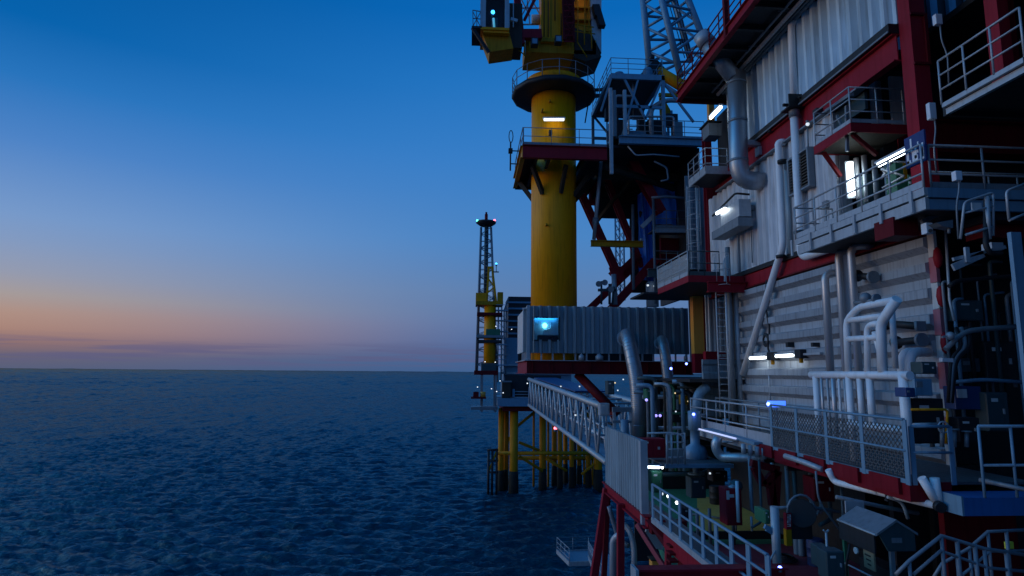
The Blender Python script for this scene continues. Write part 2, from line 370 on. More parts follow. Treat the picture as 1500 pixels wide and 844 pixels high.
# ------------------------------------------------------------------ sea
SLOPE = .0092
def make_sea():
    rs = [0, 4, 10, 18, 26, 34]; r = 40
    while r < 70000: rs.append(r); r *= 1.0045 if r < 500 else 1.0065 if r < 3000 else 1.012
    an = list(np.arange(-44, 30, .1)) + list(np.arange(32, 314, 6.0))
    rs = np.array(rs); an = np.radians(np.array(an))
    Zh = np.zeros((len(rs), len(an)))
    rng = np.random.default_rng(3); cell = np.maximum(rs * np.where(rs < 500, .0045, np.where(rs < 3000, .0065, .012)), .3)
    for i in range(660):
        lam = .8 * (6000 / .8) ** rng.random()
        th = math.radians(rng.normal(86, 24)); k = 2 * math.pi / lam; ph = rng.random() * 6.283
        q = lam / cell
        w = np.clip((q - 2) / 1.2, 0, 1) * np.clip((np.maximum(4.2, 5.5 / cell) - q) / 1.2, 0, 1) * (rs > 30)
        sel = np.nonzero(w > 0)[0]
        if not len(sel): continue
        Q = rs[sel][:, None]
        p = k * Q * (np.sin(an) * math.cos(th) + np.cos(an) * math.sin(th))[None, :] + ph
        Zh[sel] += (SLOPE * lam * min(1, 20 / lam) ** .3 * w[sel])[:, None] * (np.sin(p) + .3 * np.sin(2 * p + 1.57))
    A, Q = np.meshgrid(an, rs); X = Q * np.sin(A); Y = Q * np.cos(A)
    nr, na = X.shape; co = np.stack([X, Y, Zh], -1).reshape(-1, 3)
    i = np.arange(nr - 1)[:, None] * na; j = np.arange(na)[None, :]; j2 = (j + 1) % na
    q = np.stack([i + j, i + j2, i + na + j2, i + na + j], -1).reshape(-1, 4)
    me = bpy.data.meshes.new('sea'); me.vertices.add(len(co)); me.vertices.foreach_set('co', co.ravel())
    me.loops.add(q.size); me.loops.foreach_set('vertex_index', q.ravel().copy()); me.polygons.add(len(q))
    me.polygons.foreach_set('loop_start', np.arange(0, q.size, 4)); me.polygons.foreach_set('use_smooth', np.ones(len(q), bool))
    me.update(calc_edges=True); me.validate()
    m = bpy.data.materials.new('sea_water'); m.use_nodes = True; n = m.node_tree.nodes; l = m.node_tree.links; bs = n['Principled BSDF']
    bs.inputs['Base Color'].default_value = (.006, .1, .165, 1); bs.inputs['Roughness'].default_value = .2; bs.inputs['IOR'].default_value = 1.33; bs.inputs['Specular IOR Level'].default_value = .035; bs.inputs['Specular Tint'].default_value = (.6, .85, 1, 1)
    tc = n.new('ShaderNodeTexCoord'); a = n.new('ShaderNodeTexNoise'); a.inputs['Scale'].default_value = .8; a.inputs['Detail'].default_value = 7; a.inputs['Roughness'].default_value = .6
    mp = n.new('ShaderNodeMapping'); mp.inputs['Scale'].default_value = (.45, 1, 1); l.new(tc.outputs['Object'], mp.inputs[0]); l.new(mp.outputs[0], a.inputs['Vector'])
    bp = n.new('ShaderNodeBump'); bp.inputs['Strength'].default_value = .8; bp.inputs['Distance'].default_value = .8
    l.new(a.outputs['Fac'], bp.inputs['Height']); l.new(bp.outputs[0], bs.inputs['Normal'])
    # rough open water: sky reflection limited to what a wind-ruffled surface returns, over a deep blue body colour
    df = n.new('ShaderNodeBsdfDiffuse'); df.inputs['Color'].default_value = (.001, .034, .056, 1); gl = n.new('ShaderNodeBsdfGlossy'); gl.inputs['Color'].default_value = (.55, .88, 1, 1); gl.inputs['Roughness'].default_value = .1
    fr = n.new('ShaderNodeFresnel'); fr.inputs['IOR'].default_value = 1.33; lim = n.new('ShaderNodeMath'); lim.operation = 'MINIMUM'; lim.inputs[1].default_value = .27; sc = n.new('ShaderNodeMath'); sc.operation = 'MULTIPLY'; sc.inputs[1].default_value = 1.15; l.new(fr.outputs[0], sc.inputs[0]); l.new(sc.outputs[0], lim.inputs[0])
    ms = n.new('ShaderNodeMixShader'); l.new(lim.outputs[0], ms.inputs[0]); l.new(df.outputs[0], ms.inputs[1]); l.new(gl.outputs[0], ms.inputs[2])
    for nd in (df, gl, fr): l.new(bp.outputs[0], nd.inputs['Normal'])
    l.new(ms.outputs[0], n['Material Output'].inputs['Surface']); n.remove(bs)
    me.materials.append(m); o = bpy.data.objects.new('sea', me); C.objects.link(o); o['kind'] = 'structure'
make_sea()
# ================================================================== far platform
V = Vector
def vert(px, y0, y1, D):
    a = P(px, y0, D); b = P(px, y1, D); m = (a.x + b.x) / 2
    return V((m, D, b.z)), V((m, D, a.z))
FD = 120
yelb = M('paint_yellow_sea', (.6, .25, .01), .55, 0, .25, .8, .6, dirt=(.3, .2, .12), spec=.18)
growth = M('marine_growth', (.012, .014, .01), .8, 0, .5, 3, .4)
t = thing('jacket', 'yellow tubular steel jacket legs of the distant platform standing in the sea', 'jacket', (9, 124, 0))
for px, D, r in ((734.5, 118, .55), (738, 122, .45), (741, 119, .4), (753, 117, .8), (795, 120, .65), (812, 124, .5), (820, 121, .45), (828, 126, .45), (837, 122, .45), (848, 124, .45), (861, 121, .5), (875, 119, .8)):
    a = P(px, 598, D); build('leg', MB().cyl((a.x, D, -2), a, r, 14), yelb, t); build('growth_band', MB().lathe((a.x, D, -1.5), [(r + .16, 0), (r + .14, 3.2), (r + .08, 4.6), (r + .02, 5.4)], 14), growth, t)
zb = P(800, 668, FD).z
build('brace', MB().cyl(P(728, 664, 117), (P(882, 664, 117).x, 117, P(728, 664, 117).z), .35, 10), yeld, t)
build('brace', MB().cyl(P(752, 671, 123), (P(882, 671, 123).x, 123, P(752, 671, 123).z), .4, 10), yeld, t)
for a, b in (((757, 625), (783, 604)), ((745, 640), (740, 668)), ((760, 668), (795, 690)), ((880, 672), (852, 695)), ((830, 690), (800, 672)), ((760, 648), (790, 660))):
    build('brace', MB().cyl(P(*a, 119), P(*b, 119), .28, 8), yeld, t)
t = thing('boat_landing', 'dark tubular boat landing at the sea end of the distant jacket', 'boat landing', P(721, 706, 116))
for px in (715.5, 721, 727.5): a, b = vert(px, 659, 712, 116); a.z = -1; build('post', MB().cyl(a, b, .22, 8), navy, t)
for y in (659, 675, 692): build('rail', MB().cyl(P(714, y, 116), P(730, y, 116), .2, 8), navy, t)
build('brace', MB().cyl(P(716, 690, 116), P(728, 660, 116), .18, 8), yeld, t)

x0, x1, z0, z1 = rect(727, 582, 772, 593, FD)
t = thing('platform_deck', 'blue-grey lower deck box of the distant platform above yellow legs', 'platform deck', (x0, FD, z0))
build('box', MB().box(x0, x1 + 12, 114, 130, z0, z1), steelb, t)
a = P(727, 600, FD); build('girder', MB().box(x0 + 1, x1 + 11, 115, 129, a.z, z0), redd, t)
x0, x1, z0, z1 = rect(706, 543, 726, 604, 116)
t = thing('steel_scaffold', 'grey open steel frame left of the distant deck with a red top beam', 'steel frame', (x0, 116, z0))
for x in (x0, x1):
    for y in (116, 121): build('post', MB().box(x - .2, x + .2, y - .2, y + .2, z0, z1), galvd, t)
build('top_beam', MB().box(x0 - 1.5, x1 + .4, 115.6, 121.4, z1 - .8, z1), redd, t)
build('deck', MB().box(x0 - 2, x1 + .4, 115.6, 121.4, z1 - 7.2, z1 - 6.7), galvd, t)
build('handrail', MB().box(x0 - .2, x1 + .2, 115.7, 115.8, z0 + .4, z0 + .6).box(x0 - .2, x1 + .2, 115.7, 115.8, z0 + 1, z0 + 1.15), galv, t)
x0, x1, z0, z1 = rect(738, 495, 778, 590, 122)
t = thing('module_building', 'dark slate deckhouse block with louvred top storey on the distant platform', 'deckhouse', (x0, 122, z0))
build('wall', MB().box(x0, x1 + 8, 122, 134, z0, z1), steelb, t)
zt = P(745, 434, 122).z; xa = P(745, 440, 122).x
build('upper_storey', MB().box(xa, x1 + 8, 122.5, 133, z1, zt), navy, t)
mb = MB(); k = z1 + .7
while k < zt - .5: mb.box(xa - .1, x1 + 8, 122.2, 122.5, k, k + .35); k += 1.25
build('louvres', mb, steelb, t)
build('walkway_edge', MB().box(x0 - .6, x1 + 8, 121, 122, P(740, 548, 122).z, P(740, 545, 122).z).box(x0 - .6, x1 + 8, 121, 122, P(740, 536, 122).z, P(740, 534, 122).z), galv, t)
build('roof_brace', MB().beam(P(738.5, 455, 122), P(745, 437, 122), .3, .3).beam(P(738.5, 455, 122), P(738.5, 497, 122), .3, .3), galvd, t)
x0, x1, z0, z1 = rect(736, 560, 748, 583, 115)
t = thing('deck_cabinet', 'brownish machinery house on the lower deck of the distant platform', 'cabin', (x0, 115, z0))
build('wall', MB().box(x0, x1, 115, 118, z0, z1), brown, t); build('roof', MB().box(x0 - .2, x1 + .2, 114.8, 118.2, z1, z1 + .25), galvd, t)
# distant crane
t = thing('pedestal_crane', 'small distant yellow pedestal crane left of the deckhouse block', 'crane', P(717, 533, 119))
a, b = vert(717.5, 445, 534, 119); build('pedestal', MB().cyl(a, b, 1.15, 18), yel, t)
x0, x1, z0, z1 = rect(697, 429, 713, 446, 118); build('machine_house', MB().box(x0, x1, 118, 121, z0, z1), yel, t)
x0, x1, z0, z1 = rect(697, 440, 737, 447, 118); build('slew_platform', MB().box(x0, x1, 117.6, 122, z0, z1 - .2), yeld, t)
x0, x1, z0, z1 = rect(729, 428, 737, 444, 118); build('winch_house', MB().box(x0, x1, 118, 120, z0, z1), yeld, t)
build('lattice_frame', MB().beam(P(713, 445, 119), P(716, 392, 119), .4, .4).beam(P(727, 445, 119), P(721, 392, 119), .4, .4).beam(P(713, 430, 119), P(725, 420, 119), .25, .25).beam(P(715, 408, 119), P(724, 420, 119), .25, .25).beam(P(714, 392, 119), P(723, 392, 119), .4, .4), yel, t)
for y, c, w in ((461.5, redd, 19), (494, galvd, 20), (501, navy, 18)):
    q = P(717, y, 119); build('ring_platform', MB().box(q.x - w * .128, q.x + w * .128, 117, 121.5, q.z - .2, q.z + .3), c, t)
x0, x1, z0, z1 = rect(712, 482, 733, 491, 117); build('winch', MB().box(x0, x1, 117, 118.4, z0, z1), green, t)
x0, x1, z0, z1 = rect(705, 532, 727, 545, 118); build('base', MB().box(x0, x1, 117.2, 121, z0, z1), teal, t)
# distant lattice mast
t = thing('lattice_mast', 'tall distant lattice mast with a dark crow platform and coloured lamps on top', 'mast', P(711, 545, 121))
base = [(697, 119), (728, 119), (699, 124), (727, 124)]; top = [(704.5, 121), (719.5, 121), (705, 122.5), (719, 122.5)]
ps = []
for (bx, bd), (tx, td) in zip(base, top):
    p, q = P(bx, 545, bd), P(tx, 333, td); ps.append((p, q)); build('leg', MB().cyl(p, q, .2, 6), galvd, t)
mb = MB()
for i, j in ((0, 1), (2, 3), (0, 2), (1, 3)):
    for k in range(20):
        a0 = ps[i][0].lerp(ps[i][1], k / 20); b1 = ps[j][0].lerp(ps[j][1], (k + 1) / 20); a1 = ps[i][0].lerp(ps[i][1], (k + 1) / 20); b0 = ps[j][0].lerp(ps[j][1], k / 20)
        if k % 2: mb.beam(a0, b1, .11, .11)
        else: mb.beam(b0, a1, .11, .11)
        mb.beam(a0, b0, .1, .1)
build('bracing', mb, galvd, t)
a, b = vert(712, 330, 445, 121.5); build('riser', MB().cyl(a, b, .42, 8), teal, t)
q = P(712, 327.5, 121.7); build('crow_platform', MB().lathe(q, [(1.2, -.55), (2, 0), (2.05, .35)], 14), navy, t)
a, b = vert(712.3, 311, 326, 121.7); build('finial', MB().cyl(a, b, .2, 8).cyl(a, a.lerp(b, .8), .32, 8), redd, t)
bulb('green navigation lamp on the left rim of the distant mast platform', P(699.5, 323.5, 121), .24, Lg, 'lamps on the distant platform', (0, 0, -1))
bulb('red navigation lamp on the right rim of the distant mast platform', P(724.5, 323, 121), .24, Lr, 'lamps on the distant platform', (0, 0, -1))
bulb('green-blue lamp halfway down beside the distant crane frame', P(727, 386.5, 119), .2, Lc, 'lamps on the distant platform', (0, 0, -1))
build('lamp_bracket', MB().box(P(727, 397, 119).x - .7, P(727, 397, 119).x + .5, 118.7, 119.3, P(727, 399, 119).z, P(727, 398, 119).z).beam(P(727, 398, 119), P(727, 389, 119), .12, .12), navy, t)
for (x, y, D), lab in (((699.5, 567, 115), 'far left edge of the lower frame'), ((732.5, 558, 114), 'deckhouse foot beside the frame'), ((720, 569.5, 115), 'middle of the grey open frame'), ((727.5, 573.5, 114), 'right post of the open frame'),
                       ((737, 575.5, 113.5), 'lower deck edge by the brownish house'), ((749.5, 482.5, 121), 'slate wall right of the small crane'), ((726.5, 478, 117), 'crane winch platform, upper right'), ((725.5, 530.5, 117), 'foot of the small crane'), ((710.5, 530, 117), 'left foot of the small crane'), ((772.5, 561.5, 100), 'far end of the footbridge')):
    bulb('tiny white lamp at the ' + lab + ' on the distant platform', P(x, y, D), .1, Lfar, 'lamps on the distant platform')
x0, x1, z0, z1 = rect(690, 574, 712, 584, 115)
t = thing('refuge_platform', 'low red and tan end platform jutting over the sea at far left', 'platform', (x0, 115, z0))
build('deck', MB().box(x0, x1, 114, 118, z0, z0 + .3), redd, t); build('box', MB().box(x0 + .4, x0 + 1.4, 114.4, 116, z0 + .3, z1), redd, t); build('drum', MB().cyl((x0 + 2.2, 115, z0 + .3), (x0 + 2.2, 115, z1), .5, 12), ora, t)
# second slender lattice mast seen through the red bracing
t = thing('lattice_mast', 'slender blue-grey lattice mast seen through the red braces', 'mast', P(910, 420, 62))
mb = MB(); pts = []
for px, D in ((902, 62), (914, 61), (908, 63.5)):
    a, b = vert(px, 315, 440, D); pts.append((a, b)); build('leg', MB().cyl(a, b, .1, 6), steelb, t)
for i, j in ((0, 1), (1, 2), (2, 0)):
    for k in range(10): mb.beam(pts[i][0].lerp(pts[i][1], k / 10), pts[j][0].lerp(pts[j][1], (k + 1) / 10), .07, .07)
build('bracing', mb, steelb, t)

# ================================================================== footbridge between the platforms
bx0, bx1 = 9.6, 13.6
zt0, zb0, zt1, zb1 = 19.3, 15.15, 20.9, 16.8
t = thing('footbridge', 'pale blue-grey lattice truss footbridge linking the two platforms', 'footbridge', (10, 50, 15))
for x in (bx0, bx1):
    xx = x + 1.1
    build('top_chord', MB().cyl((xx, 48, zt0), (x, 100, zt1), .3, 12), galv, t)
    build('bottom_chord', MB().cyl((xx, 48, zb0), (x, 100, zb1), .26, 12), galv, t)
    mb = MB(); N = 15
    for k in range(N):
        f = lambda u, top: V((xx + (x - xx) * u, 48 + 52 * u, (zt0 + (zt1 - zt0) * u) if top else (zb0 + (zb1 - zb0) * u)))
        mb.tube([f(k / N, 0), f((k + .5) / N, 1)], .12, 8).tube([f((k + .5) / N, 1), f((k + 1) / N, 0)], .12, 8)
    build('web', mb, galv, t)
build('floor', MB().add([(bx0 + 1.1, 48, zb0 + .2), (bx1 + 1.1, 48, zb0 + .2), (bx1, 100, zb1 + .2), (bx0, 100, zb1 + .2), (bx0 + 1.1, 48, zb0), (bx1 + 1.1, 48, zb0), (bx1, 100, zb1), (bx0, 100, zb1)], [(0, 1, 2, 3), (4, 5, 6, 7), (0, 1, 5, 4), (1, 2, 6, 5), (2, 3, 7, 6), (3, 0, 4, 7)]), steelb, t)
mb = MB()
for k in range(12): u = k / 11; mb.cyl((bx0 + 1.1 * (1 - u), 48 + 52 * u, zt0 + (zt1 - zt0) * u), (bx1 + 1.1 * (1 - u), 48 + 52 * u, zt0 + (zt1 - zt0) * u), .1, 8)
split('cross_member', mb, galv, t)
for i, (dx, dz) in enumerate(((1.2, 1.1), (2.0, .9), (2.6, 1.3))):
    build('cable_tray', MB().tube([(bx0 + 1.1 + dx, 48, zb0 + dz), (bx0 + dx, 100, zb1 + dz)], .14, 8), (white, galv, silver)[i], t)
rk = random.Random(4)
for i in range(34):
    u = rk.random(); x = bx0 + 1.1 * (1 - u) + rk.uniform(.5, 3.6); y = 48 + 52 * u; zb = zb0 + (zb1 - zb0) * u + rk.uniform(.35, 2.6); w = rk.uniform(.1, .4)
    build('tray_fitting_glint', MB().box(x - w, x + w, y, y + rk.uniform(.3, 2.2), zb, zb + rk.uniform(.06, .3)), (galvd, steelb, panelw, navy)[i % 4], t)  # pale ones put in as glints among the tray clutter
t = thing('canopy', 'blue sheet canopy over the far end of the footbridge', 'canopy', (11, 70, 20))
build('sheet', MB().poly([(10.0, 96, 21.1), (10.6, 62, 20.1), (13.8, 62, 20.1), (13.5, 96, 21.1)], (0, 0, .12)), blue, t)
for u in (.1, .5, .9): build('hoop', MB().beam((10.2, 62 + 34 * u, 20.0 + u), (13.6, 62 + 34 * u, 20.0 + u), .15, .15), galvd, t)
bulb('white lamp with a red glow halfway along the footbridge top chord', P(814.5, 570, 74), .14, Lp, 'lamps on the footbridge')
bulb('red lamp halfway along the footbridge bottom chord', P(813.5, 627.5, 74), .2, Lr, 'lamps on the footbridge', (0, 0, -1))
for i, (x, y) in enumerate(((821.5, 566), (849, 566), (857, 613.5), (866, 619.5), (878, 625), (890, 630), (843, 608))):
    bulb('%s small white lamp from the far end of the footbridge deck' % ('first', 'second', 'third', 'fourth', 'fifth', 'sixth', 'seventh')[i], P(x, y, 70 - i * 2.5), .09, Lww, 'lamps on the footbridge')

# ================================================================== near crane
px, py_, rr = 5.46, 40.0, 1.52
t = thing('pedestal_crane', 'large yellow pedestal crane with cab and red machinery cut by the top edge', 'crane', (px, py_, 20))
build('pedestal', MB().lathe((px, py_, 20), [(rr, 2.78), (rr, 21)], 48), yel, t)
o = build('slew_platform', MB().lathe((px, py_, 40.9), [(1.9, -.22), (2.75, -.16), (2.9, -.1), (2.9, .18)], 14), navy, t)
mb = MB()
for h in (.55, 1.1): mb.tube([(px + 2.85 * math.cos(a * math.pi / 8), py_ + 2.85 * math.sin(a * math.pi / 8), 41.08 + h) for a in range(17)], .025, 6)
for a in range(16): mb.cyl((px + 2.85 * math.cos(a * math.pi / 8), py_ + 2.85 * math.sin(a * math.pi / 8), 41.08), (px + 2.85 * math.cos(a * math.pi / 8), py_ + 2.85 * math.sin(a * math.pi / 8), 42.18), .03, 6)
build('platform_railing', mb, galvd, t)
build('slew_ring', MB().lathe((px, py_, 41.08), [(1.75, 0), (1.75, .35), (1.95, .4), (1.95, .8), (1.7, .82)], 36), yel, t)
ZT = 49.5
def r2(x0, y0, x1, y1, D, d=1., mb=None):
    a, b, c, e = rect(x0, y0, x1, y1, D); return (mb or MB()).box(a, b, D, D + d, c, e)
build('machinery_base', r2(770, 57, 873, 78, 38.6, 2.6), yeld, t)
m0 = build('kingpost', r2(793, -60, 828, 62, 38.4, 1.4), yel, t)
build('kingpost_plate', r2(806, -60, 808.5, 60, 38.33, .06).box(*[v for v in (rect(795, 56, 826, 61, 38.3)[0], rect(795, 56, 826, 61, 38.3)[1])], 38.3, 38.36, *rect(795, 56, 826, 61, 38.3)[2:]), yeld, m0)
build('red_frame', MB().beam(P(752, -60, 38), P(764, 66, 38), .42, .5).beam(P(764, 51, 37.9), P(793, 51, 38), .4, .62).beam(P(768, 30, 38.2), P(786, -6, 38.2), .18, .18), red, t)
build('red_ladder', MB().beam(P(823, -60, 37.6), P(826, 58, 37.6), .12, .12).beam(P(838, -60, 37.6), P(841, 62, 37.6), .12, .12).prof(P(830, -60, 37.9), P(833, 60, 37.9), [(-.36, -.05), (.36, -.05), (.36, .05), (-.36, .05)]), redd, t)
mb = MB()
for k in range(14): y = -56 + k * 9; mb.beam(P(824.3 + y * .02, y, 37.6), P(839.3 + y * .02, y, 37.6), .06, .06)
split('rung', mb, red, t)
mb = MB()
for a, b in (((764, 0), (776, 24)), ((776, 0), (764, 24)), ((779, 0), (791, 22)), ((766, 36), (790, 36)), ((763, 12), (793, 12)), ((770, -20), (776, 36)), ((764, -30), (790, 0))): mb.beam(P(*a, 39.6), P(*b, 39.6), .08, .08)
build('lattice', mb, galv, t)
build('winch_drum', MB().cyl(P(779, 28, 39.4), P(793, 28, 39.4), .3, 16), panelw, t)
build('engine_house', r2(841, -60, 866, 70, 39.2, 2.4), yel, t)
mb = MB()
for y in (-30, -10, 10, 28, 44): r2(842, y, 868, y + 1.5, 38.9, .3, mb)
for x in (846, 856, 862): r2(x, -60, x + 1.2, 52, 38.8, .1, mb)
build('service_ladder', mb, yeld, t)
build('counterweight', MB().poly([P(862, -60, 38.9), P(881, -60, 38.9), P(881, 78, 38.9), P(867, 50, 38.9)], (0, 2.4, 0)), galv, t)
build('ballast_box', MB().poly([P(868, 6, 38.4), P(878, 6, 38.4), P(883, 22, 38.4), P(872, 22, 38.4)], (0, .5, 0)).poly([P(874, 22, 38.4), P(883, 22, 38.4), P(887.5, 37, 38.4), P(878, 36, 38.4)], (0, .5, 0)), navy, t)
build('under_frame', MB().poly([P(841, 40, 38.6), P(868, 52, 38.6), P(881, 83, 38.6), P(858, 90, 38.6), P(841, 84, 38.6)], (0, 2.4, 0)), brown, t)
# cab
cb = build('cab', MB().poly([P(706, 47, 37.4), P(746, 47, 37.4), P(752, 71, 37.4), P(717, 76, 37.4)], (0, 1.6, 0)), yeld, t)
build('cab_frame', r2(704, -50, 712, 42, 37, .3).box(*rect(740, -50, 746, 42, 37)[:2], 37, 37.3, *rect(740, -50, 746, 42, 37)[2:]).box(*rect(705, -50, 745, -44, 37)[:2], 37, 39.4, *rect(705, -50, 745, -44, 37)[2:]), galv, cb)
build('cab_floor', r2(704, 40, 746, 43.5, 36.9, 2.6).box(*rect(708, 45, 746, 48, 37)[:2], 37, 39, *rect(708, 45, 746, 48, 37)[2:]), yel, cb)
build('cab_rear_wall', r2(706, -44, 745, 40, 39, .1), navy, cb)
build('seat', r2(720, 26, 729, 40, 37.8, .4).box(*rect(719, 14, 722, 30, 38.2)[:2], 38.2, 38.3, *rect(719, 14, 729, 30, 38.2)[2:]), teal, cb)
build('window', r2(712, -44, 740, 40, 37.06, .03), glass, cb)
build('cab_catwalk', r2(691, 38, 706, 41, 36.9, 2.2).beam(P(692, 41, 37), P(716, 77, 37.3), .16, .2).beam(P(692, 41, 39), P(716, 77, 39), .16, .2).beam(P(696, 50, 38), P(704, 48, 38), .1, .1), navy, cb)
mb = MB()
for a, b in (((692.5, 15), (693, 39)), ((692.5, 15), (704, 17)), ((693, 27), (704, 28)), ((698, 16), (698.5, 40)), ((693, 38), (704, 18)), ((693, 18), (704, 40))): mb.beam(P(*a, 37), P(*b, 37), .05, .05)
build('cab_railing', mb, galvd, cb)
build('cab_bracket', r2(746, 5, 765, 70, 37.6, 1.6), brown, cb)
build('cab_bracket_rail', MB().beam(P(748, 28, 37.3), P(758, 31, 37.3), .15, .2).beam(P(746, 5, 37.3), P(746, 40, 37.3), .06, .06).beam(P(752, 5, 37.3), P(752, 40, 37.3), .06, .06), galv, cb)
for x, y in ((783.5, 60), (818.5, 56.5)):
    fl = build('floodlight', r2(x - 5, y - 5, x + 5, y + 5, 36.9, .5), navy, t); build('floodlight_glass', r2(x - 3.6, y - 3.6, x + 3.6, y + 3.6, 36.86, .03), steelb, fl)
bulb('cyan screen lamp glowing inside the crane cab', P(722, 18, 38.2), .13, Lc, 'lamps on the crane', (0, 1, 0))
bulb('warm lamp lighting the yellow engine house at the top edge', P(852, -8, 38.2), .12, Ly, 'lamps on the crane', (0, 0, 1))

tube_lamp('dim cyan lit pillar, made to glow, standing by the crane cab seat', P(724, 41, 37.7), P(723, 27, 37.7), (0, 1, 0), .07, EM('cab_pillar_glow', (.1, .6, .8), .5), 'lamps on the crane')  # lit pillar in the cab, its light put into a glow
mb = MB()
for a, b in (((797, -40), (797, 54)), ((803, 0), (803, 54)), ((813, -40), (813, 30)), ((822, 20), (822, 57))): mb.cyl(P(*a, 38.25), P(*b, 38.25), .035, 6)
split('conduit', mb, brown, t)
mb = MB()
for a, b in (((844, -40), (866, -4)), ((866, -40), (844, -4)), ((828, 0), (842, 30)), ((842, 0), (828, 30)), ((828, 30), (842, 58)), ((842, 30), (828, 58))): mb.beam(P(*a, 37.5), P(*b, 37.5), .06, .06)
split('cross_brace', mb, redd, t)
mb = MB()
for a, b in (((842, 46), (872, 50)), ((842, 36), (870, 40)), ((846, 36), (846, 62)), ((856, 38), (856, 66)), ((866, 39), (867, 72)), ((756, 70), (772, 84)), ((768, 48), (768, 82)), ((776, 62), (776, 82)), ((846, 62), (860, 84))): mb.cyl(P(*a, 37.9), P(*b, 37.9), .04, 6)
split('guard_rail', mb, yeld, t)
build('base_panel', r2(842, 58, 868, 74, 38.5, .1), brown, t)
for i, (x, y) in enumerate(((805, 150), (794, 163), (830, 260), (800, 330))): q = P(x, y, 38.6); o = build('lug', MB().box(q.x - .05, q.x + .05, 38.3, 38.8, q.z - .06, q.z + .06), yeld, t)
# crane access platform
zf = 36.0; xl = 3.05; xr = 8.35; yf = 36.5; yb = 43
t = thing('access_platform', 'square red-edged access platform round the yellow crane pedestal', 'platform', (xl, yf, zf - .9))
build('front_girder', MB().ibeam((xl, yf, zf - .42), (xr, yf, zf - .42), .34, .84), red, t)
build('side_girder', MB().ibeam((xl, yf, zf - .42), (xl, yb, zf - .42), .3, .8), yeld, t)
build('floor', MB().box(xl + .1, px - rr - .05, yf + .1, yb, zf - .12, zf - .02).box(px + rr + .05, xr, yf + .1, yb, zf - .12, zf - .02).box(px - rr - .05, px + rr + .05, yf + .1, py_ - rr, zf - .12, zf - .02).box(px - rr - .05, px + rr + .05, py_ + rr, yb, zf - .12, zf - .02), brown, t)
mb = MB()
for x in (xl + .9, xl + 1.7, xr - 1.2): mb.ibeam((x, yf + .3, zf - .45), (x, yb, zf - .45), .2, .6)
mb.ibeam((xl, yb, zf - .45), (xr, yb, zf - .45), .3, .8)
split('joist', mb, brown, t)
mb = MB()
for a in (.4, 1.2, 2.0, 2.8, 4.3, 5.1): c, s = math.cos(a - 2.6), math.sin(a - 2.6); mb.beam((px + c * 1.5, py_ + s * 1.5, zf - 2.4), (px + c * 2.8, py_ + s * 2.4, zf - .8), .22, .3)
split('knee_brace', mb, brown, t)
railing('grey railing along the red front edge of the crane access platform', [(xl + .05, yf, zf), (xr, yf, zf)], 1.15, galvd, 1.7, toe=.2, group='railings on the near platform')
railing('grey railing on the seaward side of the crane access platform', [(xl, yb, zf), (xl, yf, zf)], 1.15, galvd, 1.6, toe=.2, group='railings on the near platform')
t = thing('lifebuoy_rack', 'dark hoop and bracket hanging off the seaward side of the access platform', 'rack', P(749, 225, 38))
build('hoop', MB().tube([P(748.5 + 3.0 * math.cos(a * .63), 200 + 9 * math.sin(a * .63), 38) for a in range(11)], .03, 6), navy, t); build('stem', MB().cyl(P(748, 208, 38), P(747.5, 250, 38), .05, 8).beam(P(748, 221, 38), (3.0, 38, P(748, 221, 38).z), .06, .06).beam(P(748, 240, 38), (3.0, 38, P(748, 240, 38).z), .06, .06), navy, t); build('block', r2(745, 217, 751, 223, 37.9, .3), navy, t)
tube_lamp('bright white tube lamp on the yellow crane pedestal behind the railing', P(797, 175.5, 38.1), P(826, 175.5, 38.1), (0, .1, 1), .075, EM('lamp_column', (.85, .95, 1), 3.2))
t = thing('hose_box', 'small dark box standing at the pedestal foot below the tube lamp', 'box', P(807, 198, 38)); build('case', r2(804.5, 190, 809, 197, 37.8, .3), navy, t); build('leg', r2(806, 196, 807.5, 200, 37.9, .1), navy, t)

# ================================================================== windwall enclosure round the crane foot
ex0, ex1, ey0, ey1, ez0, ez1 = 3.55, 13.75, 38.0, 45.6, 22.75, 26.12
t = thing('windwall_enclosure', 'long corrugated grey enclosure with one lit window round the crane foot', 'enclosure', (ex0, ey0, ez0))
wx0, wx1, wz0, wz1 = rect(781.5, 466, 818, 498, 38)
mb = MB()
zg = ez0 + .45
mb.corr('Y', ey0, ex0, wx0, zg, ez1, .57, .3, seq=((.5, 0), (.13, 1), (.2, 1), (.17, 0))).corr('Y', ey0, wx1, ex1, zg, ez1, .57, .3, seq=((.5, 0), (.13, 1), (.2, 1), (.17, 0))).corr('Y', ey0, wx0, wx1, wz1, ez1, .57, .3, seq=((.5, 0), (.13, 1), (.2, 1), (.17, 0))).corr('Y', ey0, wx0, wx1, zg, wz0, .57, .3, seq=((.5, 0), (.13, 1), (.2, 1), (.17, 0)))
fw = build('front_wall', mb, clad_s, t)
lw = build('end_wall', MB().corr('X', ex0, ey0 + .1, ey1, ez0 + .6, ez1, .6, .05), panelw, t)
build('rear_wall', MB().box(ex0, ex1, ey1, ey1 + .1, ez0, ez1), navy, t)
mb = MB()
for k in range(15): x = ex0 + .15 + (ex1 - ex0 - .3) * k / 14; mb.box(x - .05, x + .05, ey0 + .02, ey0 + .1, ez0, ez0 + .45)
for k in range(5): y = ey0 + .5 + k; mb.box(ex0 + .02, ex0 + .1, y - .1, y + .1, ez0, ez0 + .6)
split('post', mb, galv, t)
build('corner_trim', MB().box(ex0 - .06, ex0 + .12, ey0 - .12, ey0 + .04, ez0 + .05, ez1 + .04), galv, t)
wf = build('window', MB().box(wx0, wx1, ey0 - .01, ey0 + .01, wz0, wz1), glass, t)
